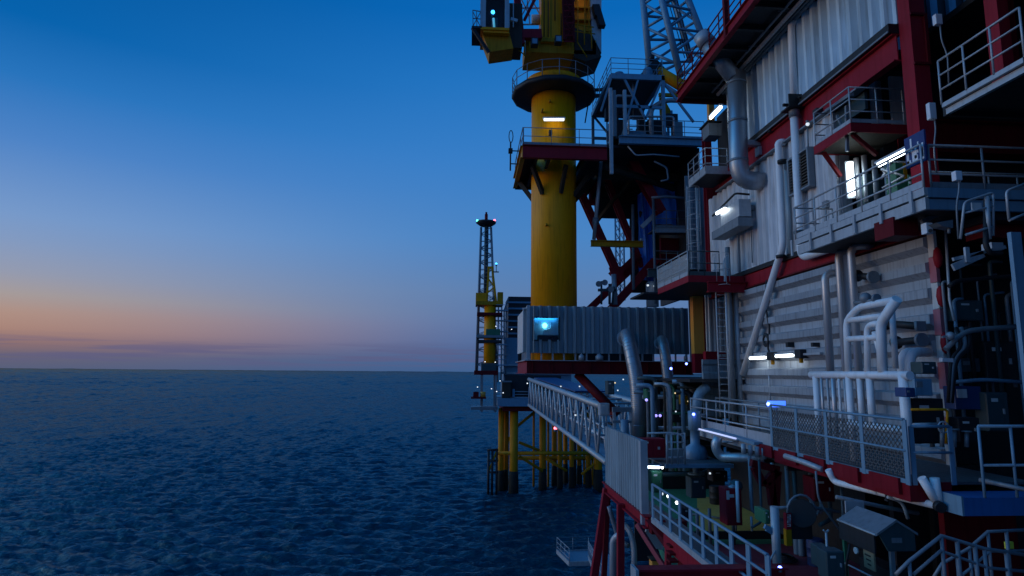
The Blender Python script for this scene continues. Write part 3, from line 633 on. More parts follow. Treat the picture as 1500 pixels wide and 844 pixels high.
build('window_frame', MB().box(wx0 - .07, wx1 + .07, ey0 - .13, ey0 + .05, wz1, wz1 + .07).box(wx0 - .07, wx1 + .07, ey0 - .13, ey0 + .05, wz0 - .07, wz0).box(wx0 - .07, wx0, ey0 - .13, ey0 + .05, wz0, wz1).box(wx1, wx1 + .07, ey0 - .13, ey0 + .05, wz0, wz1), navy, wf)
room = build('room_lining', MB().box(wx0 - .6, wx1 + .9, ey0 + .36, ey0 + .4, ez0 + .5, ez1 - .1).box(wx0 - .65, wx0 - .6, ey0 + .16, ey0 + .355, ez0 + .5, ez1 - .1).box(wx1 + .9, wx1 + .95, ey0 + .16, ey0 + .355, ez0 + .5, ez1 - .1).box(wx0 - .6, wx1 + .9, ey0 + .16, ey0 + .355, ez1 - .2, ez1 - .1), panelw, t)
a = P(798, 490, 38.6)
t = thing('control_desk', 'dark control desk with a pale screen inside the lit blue window', 'desk', a)
build('desk', MB().box(a.x - .5, wx1 + .5, 38.18, 38.34, wz0 - .3, wz0 + .28), navy, t); build('shelf', MB().box(a.x - .45, wx1 + .4, 38.15, 38.34, wz0 + .282, wz0 + .33), galvd, t); build('conduit', MB().pipe([(a.x - .1, 38.28, wz0 + .34), (a.x - .1, 38.28, wz0 + .62), (a.x + .35, 38.28, wz0 + .7), (a.x + .35, 38.28, wz0 + 1.1)], .05), white, t)
tube_lamp('cyan tube lamp under the ceiling behind the enclosure window', (wx0 + .1, 38.22, wz1 + .05), (wx1 - .1, 38.22, wz1 + .05), (0, 0, 1), .035, EM('lamp_window', (.02, .36, 1), 16), 'lamps inside the enclosure')
q = P(798, 477, 38.26); bulb('bright cyan lamp in the middle of the enclosure window', q, .16, EM('lamp_cyan_bright', (.15, .7, 1), 5), 'lamps inside the enclosure', (0, 1, 0))
t = thing('deck_girder', 'dark red floor girder under the corrugated enclosure', 'girder', (ex0, ey0, 21.9))
build('front_beam', MB().ibeam((ex0 - .05, ey0, 22.32), (ex1 + .2, ey0, 22.32), .3, .8), redd, t)
build('end_beam', MB().ibeam((ex0, ey0 + .2, 22.32), (ex0, ey1, 22.32), .3, .8), red, t)
build('floor', MB().box(ex0 - .2, ex1 + .3, ey0 - .2, ey1 + .2, 22.72, 22.76), galv, t)
mb = MB()
for k in range(9): x = ex0 + .3 + k * 1.2; mb.box(x - .02, x + .02, ey0 - .14, ey0 + .1, 21.96, 22.68)
split('stiffener', mb, redd, t)
mb = MB()
for k in range(6): x = ex0 + 1 + k * 1.7; mb.ibeam((x, ey0 + .2, 22.3), (x, ey1, 22.3), .25, .6)
split('joist', mb, brown, t)
solo('diagonal_brace', MB().cyl(P(846, 548, 38.6), P(903, 606, 37), .28, 12).cyl(P(899, 601, 37.1), P(905, 608, 37), .42, 12), redd, 'dark red diagonal strut below the corrugated enclosure', 'brace')
# things on the enclosure floor
for i, (x, y, w) in enumerate(((851, 514, 6), (877, 515, 8), (1003, 515, 4))):
    q = P(x, y, 37.9); solo('pipe_stub', MB().lathe((q.x, 37.75, 22.78), [(.05 * w * .6, 0), (.05 * w * .6, .25), (.01, .42)], 12), galv, ('small round-topped vent stub', 'wide round-topped vent stub', 'thin capped vent stub by the orange column')[i] + ' at the foot of the corrugated enclosure', 'vent', 'vent stubs along the enclosure foot')
# ducts
def big_duct(lab, pts, r):
    t = thing('exhaust_duct', lab, 'duct', pts[-1], 'large curved ducts before the enclosure')
    f = fillet(pts, 1.3, 12); mb = MB(); mb.tube(f, r, 24)
    build('run', mb, duct, t)
    d = (f[0] - f[1]).normalized()
    build('wall_collar', MB().tube([f[0] - d * .12, f[0] + d * .04], r * 1.25, 24), galv, t)
    mb = MB(); L = 0
    for a, b in zip(f, f[1:]):
        m = (a + b) / 2; dd = (b - a).normalized()
        k = max(1, int((b - a).length / .6))
        for j in range(k): c = a.lerp(b, (j + .5) / k); mb.tube([c - dd * .02, c + dd * .02], r * 1.015, 24)
    split('band', mb, duct, t)
big_duct('left and wider of the two curved silver ducts before the enclosure', [P(915, 496, 37.75), P(919, 488, 35.0), P(931, 548, 34.2), P(935, 580, 34), P(935, 650, 34)], .4)
big_duct('right and slimmer of the two curved silver ducts before the enclosure', [P(967, 503, 37.75), P(971, 496, 35.4), P(978, 548, 34.8), P(980, 575, 34.6), P(980, 640, 34.6)], .31)

# more of the distant platform
t = thing('process_deck', 'dark crowded lower process deck of the distant platform between deckhouse and legs', 'process deck', P(750, 582, 116))
x0, x1, z0, z1 = rect(740, 550, 776, 582, 117)
build('rear_wall', MB().box(x0, x1 + 6, 117, 117.3, z0, z1), navy, t)
build('rail', MB().box(x0 - 2, x1 + 6, 116.4, 116.5, z0 + 1, z0 + 1.15).box(x0 - 2, x1 + 6, 116.42, 116.52, z0 + .5, z0 + .6).box(x0 - 2, x1 + 6, 116.3, 116.6, z0 - .1, z0 + .1), galv, t)
rk = random.Random(9)
for i in range(9):
    x = x0 + (x1 + 5 - x0) * rk.random(); h = rk.uniform(.8, 3.4); w = rk.uniform(.15, .7); build('unit', MB().box(x - w, x + w, 115.2 + .1 * i, 116 + .1 * i, z0 + .12, z0 + .12 + h), (steelb, galvd, teal, navy, brown)[i % 5], t)
t = thing('process_tower', 'narrow railed equipment stack left of the deckhouse on the distant platform', 'tower', P(734, 545, 118))
for y in (455, 470, 486, 505, 520, 535): q = P(737, y, 118); build('landing', MB().box(q.x - 1.4, q.x + 1.0, 117.5, 119, q.z - .1, q.z + .12).box(q.x - 1.4, q.x + 1.0, 117.45, 117.5, q.z + 1.0, q.z + 1.1), (galvd, steelb)[y % 2], t)
for x in (729.5, 734.5, 741): a, b = vert(x, 450, 560, 118.2); build('upright', MB().cyl(a, b, .13, 6), galvd, t)
mb = MB()
for k in range(6): mb.beam(P(729.5, 455 + k * 16, 118.2), P(741, 469 + k * 16, 118.2), .1, .1)
split('stair', mb, galvd, t)
t = thing('riser_bundle', 'yellow and dark riser pipes dropping to the sea between the distant jacket legs', 'risers', P(790, 640, 123.5))
for i, x in enumerate((744, 757, 782, 803, 842, 855, 867)): a = P(x, 600, 123.5); build('riser', MB().cyl((a.x, 123.5, -1.5), a, .22, 8), (yelb, brown, yelb)[i % 3], t)
# ================================================================== equipment tower between crane and wall
tx0, tx1, ty0, ty1 = 8.5, 14.2, 36.4, 44
zd = 36.75
t = thing('equipment_tower', 'open blue-grey steel equipment tower between the yellow crane and the cladding', 'steel tower', (tx0, ty0, 35))
build('floor_beam', MB().ibeam((tx0 + .6, ty0, zd - .25), (tx1 + .4, ty0, zd - .25), .3, .5), steelb, t)
build('floor', MB().box(tx0 + .2, tx1 + .4, ty0 + .2, ty1, zd - .1, zd), navy, t)
ztop = 41.0
for x, y, m in ((tx0 + .05, ty0 - .2, galv), (tx0 + .35, ty0 + .1, galvd), (tx0 + 1.0, ty0, galv), (12.2, 37, steelb), (12.2, 43, steelb), (tx0 + .3, 43, steelb)):
    a = 34.2 if y < 36.5 and x < 9 else zd
    build('post', MB().beam((x, y, a), (x, y, ztop + (.2 if y > 36.9 else -1.2)), .2, .2, (0, 1, 0)), m, t)
build('top_beam', MB().beam((tx0 + .3, 37, ztop), (12.3, 37, ztop), .2, .32).beam((tx0 + .3, 43, ztop), (12.3, 43, ztop), .2, .32).beam((tx0 + .3, 37, ztop), (tx0 + .3, 43, ztop), .2, .32).beam((12.2, 37, ztop), (12.2, 43, ztop), .2, .32), steelb, t)
build('top_deck', MB().box(tx0 + .3, 12.2, 37, 43, ztop + .02, ztop + .08), grate, t)
for a, b in (((tx0 + .3, 37, ztop - .1), (tx0 - .4, 37, 38.6)), ((9.6, 37, ztop), (11, 37, 38.2)), ((12.2, 37, ztop), (11, 37, 38.2)), ((tx0 + .3, 43, ztop), (12.2, 43, zd)), ((12.2, 37.1, ztop - .1), (14.2, 37.1, zd + 1.4)), ((9.4, 37, zd), (10.6, 37, ztop))):
    build('brace', MB().beam(a, b, .12, .14), steelb, t)
split('mid_beam', MB().beam((tx0 + .3, 37, 39), (12.2, 37, 39), .12, .2).beam((tx0 + .3, 43, 39.2), (14.2, 43, 39.2), .12, .2), steelb, t)
railing('upper railing round the top deck of the equipment tower', [(tx0 + .3, 43, ztop + .1), (tx0 + .3, 37, ztop + .1), (12.2, 37, ztop + .1), (12.2, 43, ztop + .1)], 1.2, steelb, 1.2, rails=(1, .7, .4), group='railings on the near platform')
railing('lower railing along the front of the equipment tower floor', [(tx0 + 1, ty0, zd), (tx1 + .4, ty0, zd)], 1.15, galvd, 1.3, rails=(1, .66, .33), group='railings on the near platform')
rnd = random.Random(5)
kit = (('tall dark switch cabinet in the tower, nearest the crane', 9.6, 38.2, .9, .7, 1.9, navy), ('squat slate unit in the middle of the tower floor', 10.9, 38.6, 1.2, 1, 1.3, steelb), ('dark plant box in the tower below the lattice boom', 12.3, 39, 1.1, 1.2, 2.3, navy), ('slim grey locker in the tower beside the red-edged overhang', 13.5, 38, .6, .6, 1.8, galvd), ('wide dark tank cabinet at the rear of the tower', 11.2, 42, 2.2, .9, 2.4, navy))
for lab, x, y, w, d, h, m in kit:
    t = thing('plant_cabinet', lab, 'cabinet', (x, y, zd), 'cabinets in the equipment tower')
    build('case', MB().box(x - w / 2, x + w / 2, y, y + d, zd + .1, zd + h), m, t); build('plinth', MB().box(x - w / 2 + .05, x + w / 2 - .05, y + .05, y + d - .05, zd, zd + .1), black, t)
    build('door', MB().box(x - w / 2 + .06, x + w / 2 - .06, y - .03, y, zd + .2, zd + h - .1), m, t)
for lab, pts, r in (('thin pale riser pipe at the left of the equipment tower', [(9.2, 37.6, zd), (9.2, 37.6, 40), (10.4, 37.6, 40), (10.4, 37.6, 41)], .08),
                    ('pale looped pipe across the equipment tower', [(10, 37.4, zd), (10, 37.4, 38.5), (13, 37.4, 38.6), (13, 37.4, zd)], .07),
                    ('grey exhaust stack with a bend in the equipment tower', [(11.8, 38.4, zd), (11.8, 38.4, 39.6), (12.8, 38.4, 40.2), (14, 38.4, 40.2)], .16)):
    pipe(lab, pts, r, galv, group='pipes in the equipment tower')
for lab, c, r, h in (('upright rounded blue-grey vessel in the tower', (13, 40, zd), .45, 1.9), ('small rounded vessel on the tower top deck', (9.7, 38.5, ztop + .1), .4, 1.0), ('slender vessel on the tower top deck under the boom', (11.6, 38.3, ztop + .1), .33, 1.3)):
    solo('pressure_vessel', MB().lathe(c, [(.05, 0), (r * .7, .08), (r, .25), (r, h - .25), (r * .7, h - .06), (.05, h)], 18), steelb, lab, 'vessel', 'vessels in the equipment tower')
solo('floor_cable_loop', MB().pipe([(9.7, 36.6, 36.2), (10.2, 36.6, 35.6), (11.4, 36.6, 35.7), (13, 36.6, 35.6)], .05), galv, 'sagging grey cable loop below the tower floor beam', 'cable')
solo('conduit', MB().pipe([(11.5, 37, 35.4), (12.3, 37, 35), (12.4, 37, 34.2), (11.9, 37, 34.1)], .06).pipe([(11.6, 38, 33.3), (12.6, 38, 33.4), (14, 38, 33.3)], .09), galvd, 'bent grey conduit in the dark void below the equipment tower', 'pipe')
rk = random.Random(21); mb = MB()
t = thing('pipe_rack', 'tangle of thin grey pipes and uprights filling the middle of the equipment tower', 'pipe rack', (11, 39, zd))
for i in range(26):
    x = rk.uniform(9.0, 13.9); y = rk.uniform(38, 42.5); h = rk.uniform(.8, 3.4)
    if i % 3: mb.cyl((x, y, zd), (x, y, zd + h), rk.uniform(.03, .08), 6)
    else: mb.tube([(x, y, zd + h), (min(14.1, x + rk.uniform(.6, 2.4)), y, zd + h)], rk.uniform(.03, .07), 6)
split('pipe', mb, steelb, t); mb = MB()
for i in range(9):
    x = rk.uniform(9.2, 13.4); y = rk.uniform(38.2, 42); z = zd + rk.uniform(.3, 2.6); w = rk.uniform(.2, .5); mb.box(x - w, x + w, y, y + .5, z, z + rk.uniform(.3, .9))
split('box', mb, navy, t)
t = thing('link_beams', 'pair of thin beams linking the yellow crane column to the equipment tower', 'beams', P(865, 137, 41)); split('beam', MB().beam(P(844, 134, 41), P(886, 131, 41), .15, .2).beam(P(844, 142, 41), P(886, 140, 41), .15, .25), navy, t)
t = thing('antenna', 'short dark whip leaning behind the access platform railing', 'antenna', P(857, 178, 41)); build('whip', MB().beam(P(857, 180, 41), P(862, 150, 41), .08, .08), navy, t)
solo('hatch', MB().poly([P(966, 142, 40.5), P(972, 143, 40.5), P(987, 170, 40.5), P(987, 184, 40.5), P(968, 184, 40.5)], (0, .15, 0)), yeld, 'slanted yellow plate standing inside the equipment tower', 'plate')
a = P(965, 139, 40); solo('cross_beam', MB().beam(a, V((P(1026, 139, 40).x, 40, a.z)), .2, .22), yeld, 'thin yellowish beam across the right of the equipment tower', 'beam')
# dark storey below the tower, the void's shade put into near-black walls
t = thing('dark_storey', 'plant storey below the equipment tower, shade put into its near-black walls', 'storey', (8.6, 44, 31))
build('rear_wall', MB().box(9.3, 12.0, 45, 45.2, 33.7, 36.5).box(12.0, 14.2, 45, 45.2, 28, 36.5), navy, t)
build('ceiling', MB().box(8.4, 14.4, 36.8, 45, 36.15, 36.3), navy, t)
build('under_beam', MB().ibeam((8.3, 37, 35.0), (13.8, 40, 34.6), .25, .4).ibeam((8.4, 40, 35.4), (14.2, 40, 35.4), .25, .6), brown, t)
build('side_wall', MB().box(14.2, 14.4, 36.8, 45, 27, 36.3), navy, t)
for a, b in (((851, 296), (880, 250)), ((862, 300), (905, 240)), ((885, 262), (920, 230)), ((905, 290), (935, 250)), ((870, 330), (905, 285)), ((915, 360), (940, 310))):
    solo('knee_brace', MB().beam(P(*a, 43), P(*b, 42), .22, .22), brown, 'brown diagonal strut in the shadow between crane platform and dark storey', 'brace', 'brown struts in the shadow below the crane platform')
# tarpaulin
def sheet(lab, x0, y0, x1, y1, D, mat):
    a, b, c, d = rect(x0, y0, x1, y1, D); rnd = random.Random(int(x0)); nx, nz_ = 22, 16; vs = []
    for k in range(2):
        for j in range(nz_ + 1):
            for i in range(nx + 1):
                u, w = i / nx, j / nz_
                dy = .22 * math.sin(u * 9 + 2 * w) * (1 - .5 * w) + .1 * math.sin(u * 23 + w * 5) + .12 * math.sin(w * 8 + u * 3)
                vs.append((a + (b - a) * u, D + dy + k * .04, c + (d - c) * w + .12 * math.sin(u * 6)))
    N = (nx + 1) * (nz_ + 1); fs = []
    for k in range(2):
        for j in range(nz_):
            for i in range(nx): q = k * N + j * (nx + 1) + i; fs.append((q, q + 1, q + nx + 2, q + nx + 1))
    solo('tarpaulin', MB().add(vs, fs, True), mat, lab, 'tarpaulin', 'blue tarpaulins')
sheet('broad dark blue tarpaulin hung below the equipment tower', 952, 256, 1013, 330, 41, tarp)
sheet('narrow tall brighter blue tarpaulin left of the small railed platforms', 936, 285, 956, 412, 42, tarp)
# red bracing frame
t = thing('bracing', 'dark red diagonal bracing frame between the crane and the cladding', 'steel frame', P(905, 440, 41))
br = [((852, 286), (903, 398), 42, .5, .55), ((888, 262), (940, 392), 42.4, .42, .5), ((903, 403), (936, 372), 42, .4, .5), ((864, 452), (940, 380), 42.6, .45, .6), ((893, 455), (961, 380), 41.2, .5, .75), ((925, 236), (968, 312), 39.5, .6, .7), ((870, 268), (870, 300), 43, .7, .5), ((896, 396), (912, 412), 41.8, .5, .7)]
for a, b, D, w, h in br: build('brace', MB().ibeam(P(*a, D), P(*b, D), w, h, (0, 1, 0), .06), red, t)
build('gusset', MB().poly([P(892, 392, 41.6), P(915, 390, 41.6), P(912, 410, 41.6), P(898, 412, 41.6)], (0, .1, 0)), red, t)
for y, x0, x1, D in ((349, 968, 1008, 40), (372, 968, 1006, 40)): build('panel', r2(x0, y, x1, y + 20, D + .6, .3), redd, t)
t = thing('strut', 'long pale grey leaning tube strut before the red bracing', 'strut', P(870, 350, 39.5)); build('tube', MB().cyl(P(870, 351, 39.5), P(881, 231, 39), .13, 10), galv, t); build('collar', MB().cyl(P(872.2, 329, 39.5), P(873, 319, 39.4), .2, 10), galvd, t)
solo('strut', MB().cyl(P(901, 446, 40), P(899, 402, 40), .17, 10), galv, 'short pale grey post carrying the foot of the red bracing', 'strut')
solo('strut', MB().beam(P(940, 333, 40.5), P(960, 314, 40.3), .25, .3), galv, 'short pale diagonal bar in front of the narrow tarpaulin', 'strut')
solo('strut', MB().cyl(P(928, 424, 39.7), P(927, 300, 40.6), .1, 8), galvd, 'slim upright grey tube left of the narrow tarpaulin', 'strut')
t = thing('lifting_beam', 'yellow horizontal lifting beam crossing the red braces', 'beam', P(865, 361, 39)); a, b = P(865.5, 356.5, 39), P(942, 356.5, 39); build('beam', MB().ibeam(a, (b.x, a.y, a.z), .3, .4), yeld, t); build('shackle', MB().ball(P(939.5, 351, 38.9), .1, 8), galv, t)
# small stacked railed platforms
for i, (y, lab) in enumerate(((340, 'upper'), (400, 'lower'))):
    a = P(960, y - 3, 39.2); b = P(1010, y - 3, 39.2)
    t = thing('access_platform', '%s of the two small grey railed platforms below the tarpaulin' % ('top' if i == 0 else 'bottom'), 'platform', a)
    build('edge_beam', MB().ibeam(a, b, .2, .38), galv, t); build('floor', MB().box(a.x, b.x, 39.3, 41, a.z + .1, a.z + .16), grate, t)
    railing('grey railing on the %s of the small platforms below the tarpaulin' % ('top' if i == 0 else 'bottom'), [V((a.x, 39.2, a.z + .2)), V((b.x, 39.2, a.z + .2))], 1.15, galvd, .75, group='railings on the near platform')
a, b = vert(958.5, 288, 445, 39); solo('post', MB().cyl(a, b, .09, 8), galvd, 'slim upright grey post at the left end of the small railed platforms', 'post')
a, b = vert(1010, 288, 380, 39); solo('post', MB().cyl(a, b, .09, 8), galvd, 'slim upright grey post at the right end of the small railed platforms', 'post')
# cluster on the enclosure roof
t = thing('valve_cluster', 'small dark valve cluster standing by the red bracing foot', 'valves', P(888, 446, 39.5))
for a, b, r in (((876, 425), (902, 425), .1), ((881, 446), (881, 412), .07), ((893, 446), (893, 416), .09), ((897, 446), (899, 420), .08)): build('stem', MB().cyl(P(*a, 39.5), P(*b, 39.5), r, 8), teal, t)
for x, y in ((877, 416), (886, 414), (895, 424)): build('hand_wheel', MB().cyl(P(x, y, 39.4), P(x, y, 39.3), .2, 12), galvd, t)
t = thing('lit_tank', 'pale silver drum lit by small lamps behind the enclosure top', 'tank', P(956, 450, 41)); build('shell', MB().lathe(P(956, 450, 41), [(.02, 0), (.42, .02), (.42, 1.6), (.3, 1.75), (.02, 1.8)], 18), panelw, t)
bulb('small white lamp left of centre above the silver drum', P(949, 418, 40.3), .08, Lww, 'lamps above the silver drum'); bulb('small white lamp on the right above the silver drum', P(959, 419, 40.3), .08, Lww, 'lamps above the silver drum')
# boom
t = thing('lattice_boom', 'big blue-grey tubular lattice boom rising behind the equipment tower', 'boom', P(985, 120, 46))
ch = [((953, 112), (936, -60), 44.5), ((997, 112), (955, -60), 43), ((1045, 95), (985, -60), 43.6), ((1012, 90), (972, -60), 46.5)]
seg = []
for a, b, D in ch: p, q = P(*a, D), P(*b, D + 1.5); seg.append((p, q)); build('chord', MB().cyl(p, q, .26, 12), steelb, t)
mb = MB(); mb2 = MB()
for i, j in ((0, 1), (1, 2), (2, 3), (3, 0)):
    for k in range(5):
        f = lambda s, u: seg[s][0].lerp(seg[s][1], min(1, u))
        mb.tube([f(i, k / 5), f(j, (k + .5) / 5)], .11, 8).tube([f(j, (k + .5) / 5), f(i, (k + 1) / 5)], .11, 8)
build('lacing', mb, steelb, t)
for d in (-.35, -.1, .15, .4): mb2.tube([P(1008 + d * 14, 85, 45), P(968 + d * 20, -60, 46)], .035, 6)
build('hoist_ropes', mb2, navy, t)
build('foot_tube', MB().cyl(P(960, 103, 42.5), P(1003, 128, 41), .42, 18), yel, t); build('foot_bracket', MB().beam(P(945, 118, 42), P(965, 96, 42.3), .6, 1.1).cyl(P(955, 88, 42), P(955, 82, 42), .2, 10), navy, t)
build('rest_strut', MB().cyl(P(963, 118, 42), P(1000, 142, 41), .13, 8), steelb, t)

# ================================================================== cladding walls, X = 13.2
WX = 13.2
def yat(x, y=480, X=WX): return XP(x, y, X).y
t = thing('cladding_wall', 'uppermost tall light grey cladding wall with deep upright ribs', 'cladding', (WX, 17, 32.7))
build('sheet', MB().corr('X', WX, 17.12, 29.3, 32.95, 36.35, .56, .2, seq=((.3, 0), (.2, 1), (.3, 1), (.2, 0))), clad, t)
build('drip_trim', MB().box(WX - .3, WX + .1, 17.12, 29.5, 32.62, 32.93), black, t)
build('sill_rail', MB().box(WX - .34, WX - .28, 17.12, 29.5, 32.62, 32.68), galvd, t)
t = thing('wall_beam', 'long red beam between the upper and middle cladding walls', 'beam', (WX, 17, 32))
build('web', MB().ibeam((WX - .05, 17.12, 32.15), (WX - .05, 31, 32.15), .3, .9), red, t)
build('lower_flange', MB().box(WX - .28, WX + .05, 18.9, 31, 31.62, 31.68), galvd, t)
t = thing('cladding_wall', 'middle grey-mauve cladding wall with shallow upright ribs behind the downpipes', 'cladding', (WX, 21, 27))
build('sheet', MB().corr('X', WX, 20.75, 32.7, 26.95, 31.6, .62, .1, seq=((.36, 0), (.16, 1), (.32, 1), (.16, 0))), clad3, t)
build('end_return', MB().box(WX + .12, WX + .5, 20.7, 20.8, 26.95, 31.6), clad2, t)
build('base_trim', MB().box(WX - .15, WX + .1, 20.75, 32.6, 26.72, 26.92), black, t)
t = thing('wall_beam', 'lower red beam between the middle and the horizontally ribbed walls', 'beam', (WX, 17, 26.2))
build('web', MB().box(WX - .06, WX + .1, 16.4, 32.6, 26.1, 26.7), red, t); build('flange', MB().box(WX - .2, WX + .1, 16.4, 32.6, 26.04, 26.1), redd, t)
t = thing('cladding_wall', 'lower pale cladding wall with wide horizontal ribs behind the white pipe frame', 'cladding', (WX, 16, 19.6))
build('sheet', MB().corr('X', WX, 16.5, 29.3, 19.3, 26.02,   .745, .24, False, seq=((.36, 0), (.22, 1), (.34, 1), (.08, 0))), clad2, t)
mb = MB()
for i in range(9): k = 19.4 + i * .745; mb.box(WX - .12, WX - .03, 16.25, 16.49, k, k + .73)
build('striped_edge', mb, panelw, t)
mb = MB()
for i in (1, 3, 5, 7): k = 19.4 + i * .745; mb.box(WX - .125, WX - .02, 16.24, 16.5, k + .002, k + .728)
split('red_edge_block', mb, M('paint_faded_red', (.45, .13, .16), .55, 0, .15, 2, .3), t)
for k in (22.9, 24.2, 25.3): build('bumper', MB().lathe((WX - .08, 16.2, k), [(.02, -.3), (.09, -.22), (.12, 0), (.09, .22), (.02, .3)], 14), red, t)
t = thing('cladding', 'blue-grey ribbed end panel behind the ladder foot', 'cladding', (11.2, 31, 19)); a, b, c, d = rect(1030, 527, 1092, 610, 31)
build('sheet', MB().corr('Y', 31, a, b, c, d, .75, .08, False), clad_s, t)
t = thing('cladding', 'white finely ribbed panel beside the orange column', 'cladding', P(1048, 515, 33)); a, b, c, d = rect(1034.5, 432, 1068, 515, 33.2); build('sheet', MB().corr('Y', 33.2, a, b, c, d, .3, .05), panelw, t)
a, b, c, d = rect(1034, 515, 1068, 527, 33); build('sill_beam', MB().box(a, b, 33, 33.4, c, d), red, t)
for x in (1051, 1058): build('nameplate', r2(x, 519, x + 6, 523, 32.97, .02), panelw, t)
t = thing('column', 'orange painted column between the enclosure and the white panel', 'column', P(1024, 545, 34)); a, b, c, d = rect(1016, 430, 1031, 518, 34); build('shaft', MB().box(a, b, 34, 34.5, c, d), ora, t)
build('edge', MB().box(b, b + .12, 33.95, 34.5, c - 1.1, d), redd, t); build('foot', MB().box(a, b, 34, 34.5, c - 1.1, c), red, t)
t = thing('cladding_wall', 'dim slate wall in the shade behind the caged ladders', 'cladding', (11.6, 36, 22)); build('sheet', MB().corr('Y', 36.4, 13.25, 14.6, 22.7, 34.3, .5, .06), clad_s, t)
build('beam', MB().ibeam((10.6, 35.9, 28.0), (14.4, 35.9, 28.0), .3, .5), teal, t); build('underdeck', MB().box(9.6, 13.8, 33.4, 36.3, 26.4, 26.5), navy, t)
for i, (x, y0, y1) in enumerate(((1038, 400, 185), (1052, 420, 255))):
    a, b = vert(x, y1, y0, 32.6); solo('column', MB().ibeam(a, b, .4, .4, (0, 1, 0)), red, 'red steel column behind the caged ladder, %s of the two' % ('seaward' if i == 0 else 'landward'), 'column', 'red columns behind the caged ladder')

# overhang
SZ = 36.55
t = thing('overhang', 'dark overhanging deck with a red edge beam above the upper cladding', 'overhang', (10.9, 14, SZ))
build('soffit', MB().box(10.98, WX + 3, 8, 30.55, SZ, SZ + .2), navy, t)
build('edge_beam', MB().ibeam((10.9, 8, SZ + .1), (10.9, 30.6, SZ + .1), .25, .5), red, t)
build('end_beam', MB().ibeam((11.04, 30.6, SZ + .1), (WX + 3, 30.6, SZ + .1), .25, .5), redd, t)
mb = MB()
for k in range(14): y = 9 + k * 1.6; mb.ibeam((11.0, y, SZ - .12), (WX - .2, y, SZ - .12), .15, .22)
split('joist', mb, navy, t)
railing('rust-red railing along the red edge of the overhang', [(10.9, 14, SZ + .36), (10.9, 30.6, SZ + .36)], 1.15, redd, 1.1, rails=(1, .66, .33), r=.03, group='railings on the near platform')
railing('pale railing at the far end of the overhang', [(10.9, 30.6, SZ + .36), (13.6, 30.6, SZ + .36)], 1.15, galvd, 1.0, group='railings on the near platform')
for i, (X, z, r, m) in enumerate(((12.2, 36.35, .05, galvd), (12.5, 36.25, .09, galv), (12.75, 36.3, .05, galvd), (12.95, 36.35, .1, galvd))):
    solo('service_line', MB().tube([(X, 12, z), (X, 29.2, z)], r, 10), m, ('thin outermost', 'thick pale second', 'thin third', 'thick innermost')[i] + ' service line under the dark overhang', 'pipe', 'service lines under the overhang')
mb = MB()
for k in range(12): y = 14 + k * 1.35; mb.box(12.1, 13.1, y, y + .05, 36.42, 36.47).box(12.48, 12.52, y, y + .05, 36.3, 36.5)
t = thing('pipe_hanger', 'row of flat hangers holding the service lines under the overhang', 'hangers', (12.5, 20, 36.4)); split('strap', mb, galvd, t)
solo('pillar', MB().beam((10.86, 24.2, SZ - .1), (10.86, 24.2, SZ + 4), .2, .2, (0, 1, 0)), redd, 'tall red post standing at the overhang edge', 'post')

# ================================================================== pipes on the walls
p1 = [P(1027, 50, 29.6), P(1034, 66, 29.4), P(1078, 118, 28.6)]
D0 = p1[2]; xq = D0.x
t = thing('exhaust_pipe', 'thick grey exhaust pipe slanting from the overhang down the cladding', 'pipe', D0)
build('upper_run', MB().tube([P(1036, 64, 26.6), P(1075, 114, 26.4)], .38, 20), duct, t)
build('lower_run', MB().pipe([P(1079, 108, 26.4), P(1082, 246, 26.4), P(1090, 264, 26.4), P(1118, 266, 26.2)], .42, .9, 20), duct, t)
build('cap', MB().tube([P(1026, 51, 26.7), P(1037, 65, 26.6)], .45, 20, [.38, .43]), galv, t)
for y in (122, 178, 236): c = P(1079.3 + (y - 122) * .022, y, 26.4); build('band', MB().cyl(c - V((0, 0, .06)), c + V((0, 0, .06)), .44, 20), galvd, t)
q = P(1100, 211, 26.4); t = thing('pipe_bracket', 'pale channel bracket tying the thick exhaust pipe to the wall', 'bracket', q); build('channel', MB().box(P(1082, 211, 26.6).x, 13.2, 26.2, 26.5, q.z - .12, q.z + .12), galv, t); build('pad', MB().box(13.0, 13.15, 26.1, 26.5, q.z - .6, q.z - .2), galv, t)
pipe('white downpipe starting high on the upper cladding with a top elbow', [XP(1174, 32, 13.3), XP(1159, 33, 12.85), XP(1163, 158, 12.85)], .135, white, .25)
t = thing('pipe_clamp', 'black clamp bracket joining the white downpipe at the red beam', 'clamp', XP(1163, 158, 12.85)); q = XP(1163, 158, 12.85)
build('plate', MB().box(q.x - .4, WX, q.y - .35, q.y + .3, q.z - .12, q.z - .06).box(q.x - .35, WX, q.y - .3, q.y - .24, q.z - .1, q.z + .45), black, t); build('collar', MB().cyl(q - V((0, 0, .4)), q + V((0, 0, .15)), .21, 14), galvd, t); build('knob', MB().beam(q + V((-.45, 0, .1)), q + V((-.1, 0, .1)), .1, .1).beam(q + V((0, -.5, .2)), q + V((0, -.1, .45)), .06, .06), black, t)
X = 12.85
pts = [XP(1163, 165, X), XP(1172, 345, X), XP(1174, 378, X), XP(1236, 357, X), XP(1246, 470, X + .1)]
pipe('long white downpipe with a stepped double elbow in front of the middle cladding', pts, .16, white, .5, flanges=[(XP(1172, 340, X), (0, 0, 1))])
pipe('white pipe running down then slanting across the horizontally ribbed wall', [XP(1150, 208, 13.1), XP(1140, 209, X), XP(1147, 362, X), XP(1139, 385, X), XP(1088, 548, X)], .15, white, .35)
a, b = XP(1152, 250, 13.0), XP(1155, 372, 13.0); solo('pipe', MB().cyl(a, (a.x, a.y, b.z), .1, 10), clad_s, 'thin slate tube as the shadow close behind the slanting white pipe', 'pipe')  # slate tube stands in for the white pipe's shadow
